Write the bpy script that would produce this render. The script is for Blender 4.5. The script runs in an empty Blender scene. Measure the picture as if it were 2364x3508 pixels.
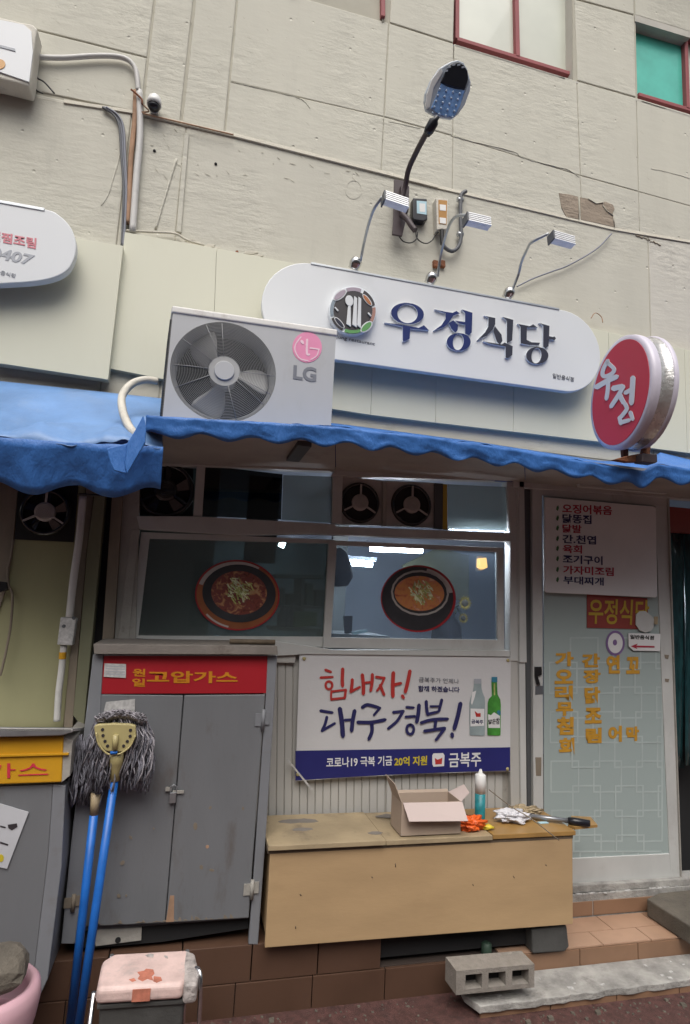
import bpy, math, random
from mathutils import Vector, Matrix, noise
S = bpy.context.scene
COL = S.collection
rad = math.radians
random.seed(7)

# ------------------------------------------------------------------ camera
DIST, EYE = 3.0, 1.65
F_PX, CX, CY = 2051.0, 1182.0, 1754.0
def rotm(a, b, c):
    Rx = Matrix(((1,0,0),(0,math.cos(a),-math.sin(a)),(0,math.sin(a),math.cos(a))))
    Ry = Matrix(((math.cos(b),0,math.sin(b)),(0,1,0),(-math.sin(b),0,math.cos(b))))
    Rz = Matrix(((math.cos(c),-math.sin(c),0),(math.sin(c),math.cos(c),0),(0,0,1)))
    return Rz @ Rx @ Ry
RM = rotm(rad(-8.5), rad(-13.86), rad(2.9))
def row(i, s=1): return Vector((RM[i][0]*s, RM[i][2]*s, -RM[i][1]*s))
cam = bpy.data.objects.new('camera', bpy.data.cameras.new('camera'))
COL.objects.link(cam)
rt, up, bk = row(0), row(1, -1), row(2, -1)
cam.matrix_world = Matrix(((rt.x, up.x, bk.x, 0), (rt.y, up.y, bk.y, -DIST), (rt.z, up.z, bk.z, EYE), (0, 0, 0, 1)))
cam.data.sensor_fit = 'HORIZONTAL'; cam.data.sensor_width = 36
cam.data.lens = 36*F_PX/2364
cam.data.clip_start = 0.05; cam.data.clip_end = 300
S.camera = cam

# ------------------------------------------------------------------ light
W = bpy.data.worlds.new('World'); S.world = W; W.use_nodes = True
nt = W.node_tree; nt.nodes.clear()
sky = nt.nodes.new('ShaderNodeTexSky'); sky.sky_type = 'NISHITA'; sky.sun_disc = False
sky.sun_elevation = rad(58); sky.sun_rotation = rad(200); sky.dust_density = 6; sky.ozone_density = 1.0; sky.air_density = 1.3
hs = nt.nodes.new('ShaderNodeHueSaturation'); hs.inputs['Saturation'].default_value = 0.42
bg = nt.nodes.new('ShaderNodeBackground'); bg.inputs['Strength'].default_value = 0.125
wo = nt.nodes.new('ShaderNodeOutputWorld')
nt.links.new(sky.outputs[0], hs.inputs['Color']); nt.links.new(hs.outputs[0], bg.inputs[0]); nt.links.new(bg.outputs[0], wo.inputs[0])
sun = bpy.data.objects.new('sun', bpy.data.lights.new('sun', 'SUN')); COL.objects.link(sun)
sun.data.energy = 1.7; sun.data.angle = rad(50); sun.data.color = (1, 0.97, 0.93)
sun.rotation_euler = (rad(32), 0, rad(-10))
S.view_settings.view_transform = 'Standard'; S.view_settings.look = 'None'
S.view_settings.exposure = 0.2; S.view_settings.gamma = 1.0
S.view_settings.use_curve_mapping = False

# ------------------------------------------------------------------ measuring helpers (source pixels -> places in the world)
def ray(px, py):
    v = RM.transposed() @ Vector(((px-CX)/F_PX, (py-CY)/F_PX, 1))
    return Vector((v.x, v.z, -v.y))
ORG = Vector((0, -DIST, EYE))
def P(px, py, t=0.0):
    r = ray(px, py); return ORG + r*((DIST-t)/r.y)
def G(px, py, z):
    r = ray(px, py); return ORG + r*((z-EYE)/r.z)
def PL(px, py, p, n):
    r = ray(px, py); return ORG + r*((p-ORG).dot(n)/r.dot(n))
def crop(x0, y0, w, out=1568.0):
    s = w/out
    return lambda *a: [(x0+u*s, y0+v*s) for (u, v) in a] if len(a) > 1 or isinstance(a[0], tuple) and len(a) > 1 else (x0+a[0][0]*s, y0+a[0][1]*s)
def cr(x0, y0, w, pts, out=1568.0):
    s = w/out; return [(x0+u*s, y0+v*s) for (u, v) in pts]
def D(*pts):                       # 1568-wide view of the photograph
    return [(x*1.50765, y*1.50765) for x, y in pts]

# ------------------------------------------------------------------ materials
MATS = {}
def mat(name, col, rough=0.6, metal=0.0, var=0.10, scale=4.0, bump=0.0, bscale=60.0, dirt=0.0, dcol=(0.08,0.06,0.045), dscale=3.0,
        stretch=(1,1,1), emis=None, estr=0, spec=0.5, coat=0.0, sss=0):
    m = bpy.data.materials.new(name); m.use_nodes = True; MATS[name] = m
    n = m.node_tree; b = n.nodes['Principled BSDF']; L = n.links
    tc = n.nodes.new('ShaderNodeTexCoord'); mp = n.nodes.new('ShaderNodeMapping'); mp.inputs['Scale'].default_value = stretch
    L.new(tc.outputs['Object'], mp.inputs[0])
    def ns(sc, det=4, ro=0.6):
        x = n.nodes.new('ShaderNodeTexNoise'); x.inputs['Scale'].default_value = sc; x.inputs['Detail'].default_value = det
        x.inputs['Roughness'].default_value = ro; L.new(mp.outputs[0], x.inputs['Vector']); return x
    c = (*col, 1)
    out = None
    a = ns(scale); mx = n.nodes.new('ShaderNodeMix'); mx.data_type = 'RGBA'
    mr = n.nodes.new('ShaderNodeMapRange'); mr.inputs[1].default_value = 0.3; mr.inputs[2].default_value = 0.7
    L.new(a.outputs['Fac'], mr.inputs[0]); L.new(mr.outputs[0], mx.inputs[0])
    mx.inputs[6].default_value = (*[x*(1-var) for x in col], 1); mx.inputs[7].default_value = (*[min(1, x*(1+var)) for x in col], 1)
    out = mx.outputs[2]
    if dirt > 0:
        d = ns(dscale, 8, 0.72); m2 = n.nodes.new('ShaderNodeMix'); m2.data_type = 'RGBA'
        r2 = n.nodes.new('ShaderNodeMapRange'); r2.inputs[1].default_value = 0.56; r2.inputs[2].default_value = 0.78; r2.inputs[4].default_value = dirt
        L.new(d.outputs['Fac'], r2.inputs[0]); L.new(r2.outputs[0], m2.inputs[0]); L.new(out, m2.inputs[6]); m2.inputs[7].default_value = (*dcol, 1)
        out = m2.outputs[2]
    L.new(out, b.inputs['Base Color'])
    rr = n.nodes.new('ShaderNodeMapRange'); rr.inputs[3].default_value = max(0.02, rough-0.08); rr.inputs[4].default_value = min(1, rough+0.1)
    L.new(a.outputs['Fac'], rr.inputs[0]); L.new(rr.outputs[0], b.inputs['Roughness'])
    b.inputs['Metallic'].default_value = metal; b.inputs['Specular IOR Level'].default_value = spec; b.inputs['Coat Weight'].default_value = coat
    if bump > 0:
        h = ns(bscale, 5, 0.65); bp = n.nodes.new('ShaderNodeBump'); bp.inputs['Strength'].default_value = bump; bp.inputs['Distance'].default_value = 0.01
        L.new(h.outputs['Fac'], bp.inputs['Height']); L.new(bp.outputs[0], b.inputs['Normal'])
    if emis:
        b.inputs['Emission Color'].default_value = (*emis, 1); b.inputs['Emission Strength'].default_value = estr
    return m
def concrete(name, col, pits=0.5, rough_patches=0.3, stain=0.25):
    m = mat(name, col, 0.85, var=0.05, scale=1.3, dirt=stain, dcol=tuple(x*0.72 for x in col), dscale=1.8, stretch=(2.4, 1, 0.45))
    n = m.node_tree; L = n.links; b = n.nodes['Principled BSDF']; tc = [x for x in n.nodes if x.type == 'TEX_COORD'][0]
    mp = n.nodes.new('ShaderNodeMapping'); mp.inputs['Scale'].default_value = (1, 1, 1.5); L.new(tc.outputs['Object'], mp.inputs[0])
    n1 = n.nodes.new('ShaderNodeTexNoise'); n1.inputs['Scale'].default_value = 9; n1.inputs['Detail'].default_value = 10; n1.inputs['Roughness'].default_value = 0.62
    L.new(mp.outputs[0], n1.inputs[0])
    n2 = n.nodes.new('ShaderNodeTexNoise'); n2.inputs['Scale'].default_value = 1.3; L.new(tc.outputs['Object'], n2.inputs[0])
    mr = n.nodes.new('ShaderNodeMapRange'); mr.inputs[1].default_value = 0.42; mr.inputs[2].default_value = 0.68; mr.inputs[3].default_value = 0.15; mr.inputs[4].default_value = 1.0
    L.new(n2.outputs['Fac'], mr.inputs[0])
    mpb = n.nodes.new('ShaderNodeMapping'); mpb.inputs['Scale'].default_value = (1.2, 1, 9); L.new(tc.outputs['Object'], mpb.inputs[0])
    n4 = n.nodes.new('ShaderNodeTexNoise'); n4.inputs['Scale'].default_value = 5; n4.inputs['Detail'].default_value = 6; L.new(mpb.outputs[0], n4.inputs[0])
    ad = n.nodes.new('ShaderNodeMath'); ad.operation = 'MULTIPLY_ADD'; ad.inputs[1].default_value = 0.35; L.new(n4.outputs['Fac'], ad.inputs[0]); L.new(n1.outputs['Fac'], ad.inputs[2])
    b1 = n.nodes.new('ShaderNodeBump'); b1.inputs['Distance'].default_value = 0.035; L.new(ad.outputs[0], b1.inputs['Height'])
    mu = n.nodes.new('ShaderNodeMath'); mu.operation = 'MULTIPLY'; mu.inputs[1].default_value = rough_patches; L.new(mr.outputs[0], mu.inputs[0]); L.new(mu.outputs[0], b1.inputs['Strength'])
    v = n.nodes.new('ShaderNodeTexVoronoi'); v.inputs['Scale'].default_value = 9; v.inputs['Randomness'].default_value = 1
    L.new(tc.outputs['Object'], v.inputs['Vector'])
    m3 = n.nodes.new('ShaderNodeMapRange'); m3.inputs[1].default_value = 0.02; m3.inputs[2].default_value = 0.085; L.new(v.outputs['Distance'], m3.inputs[0])
    b2 = n.nodes.new('ShaderNodeBump'); b2.inputs['Strength'].default_value = pits; b2.inputs['Distance'].default_value = 0.006
    L.new(m3.outputs[0], b2.inputs['Height']); L.new(b1.outputs[0], b2.inputs['Normal']); L.new(b2.outputs[0], b.inputs['Normal'])
    return m
def glassmat(name, tint=(0.9,0.95,0.95), rough=0.02, ior=1.5, opac=0.0, ocol=(0.5,0.55,0.55)):
    m = bpy.data.materials.new(name); m.use_nodes = True; n = m.node_tree; n.nodes.clear(); L = n.links
    o = n.nodes.new('ShaderNodeOutputMaterial'); tr = n.nodes.new('ShaderNodeBsdfTransparent'); tr.inputs[0].default_value = (*tint, 1)
    gl = n.nodes.new('ShaderNodeBsdfGlossy'); gl.inputs['Roughness'].default_value = rough
    fr = n.nodes.new('ShaderNodeFresnel'); fr.inputs[0].default_value = ior
    mx = n.nodes.new('ShaderNodeMixShader'); L.new(fr.outputs[0], mx.inputs[0])
    if opac > 0:
        df = n.nodes.new('ShaderNodeBsdfDiffuse'); df.inputs[0].default_value = (*ocol, 1)
        m2 = n.nodes.new('ShaderNodeMixShader'); m2.inputs[0].default_value = opac
        tl = n.nodes.new('ShaderNodeBsdfTranslucent'); tl.inputs[0].default_value = (*ocol, 1); m3 = n.nodes.new('ShaderNodeMixShader'); m3.inputs[0].default_value = 0.3 if opac < 0.9 else 0.05
        L.new(df.outputs[0], m3.inputs[1]); L.new(tl.outputs[0], m3.inputs[2]); L.new(tr.outputs[0], m2.inputs[1]); L.new(m3.outputs[0], m2.inputs[2]); L.new(m2.outputs[0], mx.inputs[1])
    else: L.new(tr.outputs[0], mx.inputs[1])
    L.new(gl.outputs[0], mx.inputs[2]); L.new(mx.outputs[0], o.inputs[0]); MATS[name] = m; return m

M = MATS
concrete('wall_up', (0.545, 0.53, 0.455), 0.75, 0.42, 0.5)
concrete('wall_low', (0.53, 0.515, 0.445), 0.8, 0.5, 0.5)
concrete('wall_rough', (0.55, 0.53, 0.475), 1.0, 1.0, 0.9)
concrete('patch', (0.30, 0.245, 0.19), 0.6, 1.0, 0.4)
mat('joint', (0.43, 0.41, 0.34), 0.9)
mat('cement_strip', (0.56, 0.53, 0.45), 0.85, var=0.1, bump=0.5, bscale=30, dirt=0.3, dscale=8)
mat('fascia', (0.62, 0.615, 0.50), 0.55, var=0.03, scale=2, dirt=0.15, dcol=(0.40,0.38,0.28), dscale=2, stretch=(1,1,0.3))
mat('cream_wall', (0.30, 0.29, 0.16), 0.6, var=0.08, scale=3, dirt=0.3, dcol=(0.14,0.12,0.07), dscale=3, stretch=(1,1,0.4))
mat('white_sign', (0.66, 0.68, 0.70), 0.4, var=0.015, scale=2)
mat('alu', (0.42, 0.44, 0.46), 0.35, 0.8, var=0.08, scale=20)
mat('alu_bright', (0.80, 0.81, 0.82), 0.35, 0.25, var=0.05, scale=30)
mat('chrome', (0.62, 0.62, 0.62), 0.18, 1.0, var=0.1, scale=60)
mat('red_frame', (0.30, 0.09, 0.095), 0.6, spec=0.3)
mat('frost_pane', (0.56, 0.58, 0.50), 0.3, var=0.12, scale=1.2, coat=0.3)
mat('teal_pane', (0.09, 0.50, 0.40), 0.3, var=0.2, scale=2.5, coat=0.3)
mat('recess', (0.50, 0.48, 0.43), 0.85, dirt=0.3, dcol=(0.3,0.28,0.24))
mat('navy', (0.014, 0.028, 0.13), 0.6, spec=0.25)
mat('charcoal_blue', (0.035, 0.038, 0.058), 0.6, spec=0.25)
mat('letter_side', (0.78, 0.82, 0.86), 0.3)
mat('logo_dark', (0.035, 0.03, 0.035), 0.45)
mat('logo_lilac', (0.36, 0.30, 0.36), 0.4)
mat('logo_orange', (0.42, 0.15, 0.05), 0.4)
mat('logo_green', (0.10, 0.30, 0.09), 0.4)
mat('logo_blue', (0.22, 0.27, 0.32), 0.4)
mat('logo_rust', (0.38, 0.20, 0.16), 0.4)
mat('grey_print', (0.16, 0.17, 0.20), 0.5)
mat('grey_print_light', (0.36, 0.38, 0.42), 0.5)
mat('red_print', (0.55, 0.03, 0.06), 0.5)
mat('red_print_pale', (0.60, 0.20, 0.24), 0.5)
mat('orange_print', (0.62, 0.34, 0.12), 0.5)
mat('ac_body', (0.42, 0.43, 0.45), 0.42, var=0.05, scale=3, dirt=0.35, dcol=(0.27,0.25,0.23), dscale=5, stretch=(1,1,0.5))
mat('ac_top', (0.66, 0.65, 0.63), 0.45, var=0.06, dirt=0.5, dcol=(0.22,0.17,0.13), dscale=12)
mat('ac_grille', (0.26, 0.265, 0.27), 0.5)
mat('ac_ring', (0.34, 0.345, 0.35), 0.5)
mat('ac_dark', (0.02, 0.021, 0.023), 0.7)
mat('ac_blade', (0.40, 0.40, 0.40), 0.5, dirt=0.2, dscale=5)
mat('ac_coil', (0.10, 0.10, 0.10), 0.6, 0.5)
mat('pink_logo', (0.72, 0.25, 0.42), 0.45)
mat('pink_pale', (0.78, 0.55, 0.64), 0.45)
mat('pipe_white', (0.60, 0.57, 0.50), 0.6, bump=0.4, bscale=60, dirt=0.4, dscale=15)
mat('conduit', (0.56, 0.55, 0.53), 0.5, dirt=0.3, dscale=9)
mat('rust', (0.20, 0.075, 0.035), 0.85, var=0.35, scale=18, bump=0.6, bscale=80)
mat('rust_wall', (0.36, 0.22, 0.14), 0.85, var=0.3, scale=10)
mat('cable', (0.10, 0.105, 0.115), 0.55)
mat('cable_grey', (0.22, 0.23, 0.27), 0.55)
mat('cable_black', (0.02, 0.02, 0.02), 0.5)
mat('black_plastic', (0.012, 0.013, 0.018), 0.3)
mat('brown_steel', (0.055, 0.038, 0.042), 0.5, dirt=0.2, dscale=12)
mat('white_plastic', (0.74, 0.74, 0.72), 0.35)
mat('lamp_blue', (0.20, 0.36, 0.66), 0.2, var=0.25, scale=40, spec=0.8)
mat('lamp_pale', (0.42, 0.47, 0.53), 0.3)
mat('led', (0.42, 0.52, 0.66), 0.15, spec=0.9)
mat('label_blue', (0.45, 0.66, 0.74), 0.4)
mat('label_white', (0.78, 0.78, 0.76), 0.4)
mat('orange_box', (0.44, 0.22, 0.05), 0.55)
mat('tarp', (0.045, 0.17, 0.50), 0.48, var=0.07, scale=5, bump=0.7, bscale=30, dirt=0.15, dcol=(0.10,0.20,0.42), dscale=6, spec=0.45, stretch=(1,1,0.4))
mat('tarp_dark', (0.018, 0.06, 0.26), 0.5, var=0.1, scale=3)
mat('tarp_faded', (0.14, 0.27, 0.52), 0.45, var=0.2, scale=3, bump=0.4, bscale=14, dirt=0.3, dcol=(0.33,0.36,0.42), dscale=2.5)
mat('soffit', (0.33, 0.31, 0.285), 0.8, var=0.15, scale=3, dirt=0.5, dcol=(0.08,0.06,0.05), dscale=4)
mat('blade_red', (0.58, 0.035, 0.065), 0.55, var=0.03)
mat('blade_ring', (0.60, 0.57, 0.66), 0.35, var=0.05, scale=10)
mat('blade_steel', (0.66, 0.65, 0.63), 0.26, 0.6, var=0.3, scale=7, bump=0.9, bscale=12, dirt=0.95, dcol=(0.13,0.115,0.12), dscale=7)
mat('frame_grey', (0.49, 0.495, 0.48), 0.5, var=0.08, scale=5, dirt=0.35, dcol=(0.20,0.17,0.14), dscale=6, stretch=(1,1,0.6))
mat('frame_dirty', (0.33, 0.315, 0.285), 0.6, var=0.15, scale=6, dirt=0.75, dcol=(0.07,0.05,0.04), dscale=9, bump=0.3, bscale=50)
mat('sill_dirty', (0.20, 0.18, 0.16), 0.7, var=0.2, scale=8, dirt=0.8, dcol=(0.07,0.045,0.035), dscale=8, bump=0.3, bscale=40)
mat('frame_dark', (0.08, 0.085, 0.09), 0.5)
mat('clad', (0.46, 0.45, 0.425), 0.45, var=0.04, scale=3, dirt=0.25, dcol=(0.24,0.21,0.18), dscale=5, stretch=(1,1,0.4))
mat('dirty_post', (0.20, 0.165, 0.125), 0.75, var=0.25, scale=8, dirt=0.6, dcol=(0.06,0.035,0.03), dscale=7, stretch=(1,1,0.25))
mat('olive_post', (0.17, 0.17, 0.105), 0.7, var=0.15, dirt=0.4, dscale=6, stretch=(1,1,0.3))
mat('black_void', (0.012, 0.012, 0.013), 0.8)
mat('fan_grey', (0.44, 0.41, 0.385), 0.5, dirt=0.5, dscale=12)
mat('fan_black', (0.016, 0.015, 0.015), 0.18, coat=0.5)
glassmat('glass', (0.85, 0.90, 0.92), opac=0.14, ocol=(0.35, 0.42, 0.52)); glassmat('glass_green', (0.55, 0.66, 0.64), opac=0.5, ocol=(0.18, 0.205, 0.20))
glassmat('glass_mist', (0.7, 0.76, 0.78), opac=0.5, ocol=(0.36, 0.41, 0.40)); glassmat('glass_dark', (0.16, 0.18, 0.18))
glassmat('glass_frost', (0.25, 0.28, 0.28), rough=0.3, ior=1.2, opac=0.95, ocol=(0.37, 0.435, 0.425))
mat('lattice', (0.415, 0.475, 0.465), 0.6, spec=0.2)
mat('yellow_film', (0.52, 0.27, 0.03), 0.5)
mat('board_white', (0.72, 0.72, 0.72), 0.5, var=0.03, dirt=0.12, dcol=(0.36,0.30,0.26), dscale=3)
mat('navy_print', (0.02, 0.02, 0.10), 0.5); mat('green_print', (0.05, 0.16, 0.06), 0.5); mat('crimson_print', (0.38, 0.02, 0.05), 0.5)
mat('brown_red', (0.26, 0.045, 0.035), 0.5); mat('ochre_print', (0.44, 0.30, 0.03), 0.5)
mat('purple', (0.20, 0.12, 0.28), 0.5)
mat('banner', (0.60, 0.595, 0.60), 0.5, var=0.02, bump=0.25, bscale=8, scale=2)
mat('banner_blue', (0.018, 0.02, 0.14), 0.45); mat('banner_red', (0.46, 0.035, 0.03), 0.5); mat('banner_yellow', (0.55, 0.44, 0.03), 0.5)
mat('bottle_grey', (0.27, 0.33, 0.34), 0.5, var=0.2, scale=8); mat('bottle_green', (0.06, 0.27, 0.04), 0.5, var=0.5, scale=10); mat('teal_print', (0.04,0.20,0.30), 0.5)
mat('cab', (0.152, 0.158, 0.168), 0.5, var=0.06, scale=3, dirt=0.85, dcol=(0.095,0.075,0.06), dscale=4.5, stretch=(1.6,1,0.5), bump=0.25, bscale=5)
mat('cab_frame', (0.19, 0.198, 0.215), 0.5, var=0.06, dirt=0.35, dcol=(0.12,0.07,0.04), dscale=7)
mat('gas_red', (0.34, 0.012, 0.02), 0.4, var=0.04); mat('gas_letter', (0.52, 0.20, 0.01), 0.45)
mat('gas_yellow', (0.56, 0.29, 0.015), 0.4, var=0.06, dirt=0.2, dscale=4); mat('sticker', (0.48, 0.47, 0.46), 0.6, var=0.25, scale=60)
mat('mop_fibre', (0.15, 0.148, 0.175), 0.95, var=0.6, scale=30); mat('mop_fibre_light', (0.30, 0.285, 0.31), 0.95, var=0.4, scale=30)
mat('mop_holder', (0.42, 0.36, 0.17), 0.4, var=0.08); mat('mop_blue', (0.012, 0.125, 0.47), 0.4, var=0.15, scale=14, coat=0.1)
mat('wood', (0.43, 0.295, 0.16), 0.55, var=0.08, scale=4, dirt=0.35, dcol=(0.28,0.175,0.085), dscale=2.6, stretch=(0.6,1,2), bump=0.06, bscale=40)
mat('wood_top', (0.37, 0.29, 0.18), 0.55, var=0.2, scale=4, dirt=0.95, dcol=(0.12,0.095,0.07), dscale=6, bump=0.2, bscale=30)
mat('wood_wet', (0.36, 0.21, 0.07), 0.3, var=0.2, scale=4, dirt=0.5, dcol=(0.2,0.1,0.02), dscale=4)
mat('wood_edge', (0.12, 0.09, 0.06), 0.8, var=0.3, scale=12)
mat('card', (0.42, 0.33, 0.26), 0.8, var=0.06); mat('card_in', (0.56, 0.46, 0.43), 0.7, var=0.03)
mat('teal_tube', (0.02, 0.22, 0.25), 0.4, var=0.3, scale=40); mat('orange_plastic', (0.75, 0.12, 0.015), 0.35, var=0.15, scale=20, bump=0.5, bscale=30)
mat('yellow_plastic', (0.7, 0.55, 0.05), 0.35); mat('paper', (0.68, 0.67, 0.70), 0.7, bump=0.6, bscale=25)
mat('tool_grey', (0.35, 0.36, 0.38), 0.35, 0.7)
mat('tile_brown', (0.25, 0.145, 0.088), 0.4, var=0.12, scale=4, dirt=0.4, dcol=(0.13,0.07,0.045), dscale=4)
mat('tile_dark', (0.085, 0.045, 0.028), 0.5, var=0.15, scale=4, dirt=0.5, dcol=(0.05,0.03,0.025), dscale=4)
mat('tile_pale', (0.39, 0.245, 0.165), 0.35, var=0.15, scale=3, dirt=0.4, dcol=(0.22,0.12,0.08), dscale=4)
mat('cement', (0.32, 0.31, 0.29), 0.85, var=0.35, scale=9, bump=0.9, bscale=45, dirt=0.85, dcol=(0.09,0.08,0.07), dscale=6)
mat('block', (0.27, 0.245, 0.215), 0.95, var=0.15, scale=30, bump=0.7, bscale=160)
mat('ground', (0.095, 0.042, 0.036), 0.75, var=0.4, scale=30, bump=1.0, bscale=130, dirt=0.8, dcol=(0.035,0.028,0.032), dscale=4)
mat('grout', (0.05, 0.035, 0.028), 0.9)
mat('stone_dark', (0.115, 0.10, 0.08), 0.9, var=0.25, scale=9, bump=0.7, bscale=70)
mat('vinyl_pink', (0.66, 0.49, 0.45), 0.45, var=0.15, scale=14, dirt=0.9, dcol=(0.36,0.33,0.32), dscale=9, bump=0.3, bscale=40)
mat('tear_red', (0.48, 0.17, 0.11), 0.7, var=0.3, scale=30)
mat('tape', (0.42, 0.38, 0.36), 0.3, var=0.3, scale=40, bump=0.8, bscale=50)
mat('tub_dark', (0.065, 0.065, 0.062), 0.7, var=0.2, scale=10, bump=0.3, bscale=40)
mat('basin_pink', (0.62, 0.38, 0.43), 0.35, var=0.06, dirt=0.2, dcol=(0.4,0.25,0.22), dscale=4)
mat('notice', (0.50, 0.51, 0.54), 0.5)
mat('room', (0.52, 0.56, 0.65), 0.8, var=0.08, scale=2); mat('room_green', (0.09, 0.13, 0.115), 0.7, var=0.2, scale=3)
mat('room_floor', (0.12, 0.10, 0.09), 0.6); mat('shelf_grey', (0.16, 0.17, 0.17), 0.6)
mat('tube_light', (0.9, 0.92, 1), 0.4, emis=(0.82, 0.90, 1.0), estr=80); mat('amber_light', (1, 0.7, 0.3), 0.4, emis=(1.0, 0.50, 0.12), estr=2)
mat('crate_green', (0.10, 0.22, 0.02), 0.5, var=0.4, scale=20); mat('sunflower', (0.42, 0.28, 0.02), 0.6, var=0.3, scale=30); mat('leaf_dark', (0.03, 0.06, 0.04), 0.6)
mat('silhouette', (0.02, 0.02, 0.03), 0.8); mat('strip_teal', (0.012, 0.05, 0.055), 0.2, var=0.4, scale=14, spec=0.8, stretch=(4,4,0.6))
mat('opp_wall', (0.24, 0.235, 0.23), 0.85, var=0.1, dirt=0.3, dscale=1.5); mat('opp_glass', (0.05, 0.06, 0.07), 0.15); mat('asphalt', (0.06, 0.058, 0.056), 0.9, bump=0.5, bscale=80)
def foodmat(name, cols, sc):
    m = bpy.data.materials.new(name); m.use_nodes = True; n = m.node_tree; b = n.nodes['Principled BSDF']; L = n.links
    tc = n.nodes.new('ShaderNodeTexCoord'); v = n.nodes.new('ShaderNodeTexNoise'); v.inputs['Scale'].default_value = sc; v.inputs['Detail'].default_value = 6; v.inputs['Distortion'].default_value = 1.2
    L.new(tc.outputs['Object'], v.inputs['Vector']); r = n.nodes.new('ShaderNodeValToRGB'); e = r.color_ramp.elements
    while len(e) < len(cols): e.new(0.5)
    for i, c in enumerate(cols): e[i].position = 0.30+0.42*i/(len(cols)-1); e[i].color = (*c, 1)
    L.new(v.outputs['Fac'], r.inputs[0]); L.new(r.outputs[0], b.inputs['Base Color']); b.inputs['Roughness'].default_value = 0.4; MATS[name] = m
foodmat('food_meat', [(0.05,0.02,0.02),(0.24,0.06,0.04),(0.18,0.05,0.05),(0.45,0.2,0.09),(0.5,0.34,0.18)], 30)
foodmat('food_stew', [(0.32,0.07,0.04),(0.55,0.19,0.08),(0.6,0.26,0.08),(0.55,0.18,0.11),(0.65,0.4,0.25)], 18)
mat('food_green', (0.40, 0.42, 0.14), 0.5, var=0.5, scale=40); mat('food_onion', (0.66, 0.68, 0.44), 0.5, var=0.4, scale=40); mat('bowl_dark', (0.035,0.035,0.04), 0.4, var=0.3, scale=8)
mat('bowl_rim', (0.30, 0.10, 0.04), 0.35, var=0.3, scale=6); mat('bowl_red', (0.36, 0.02, 0.025), 0.35); mat('bowl_shine', (0.50, 0.45, 0.43), 0.35)

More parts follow.
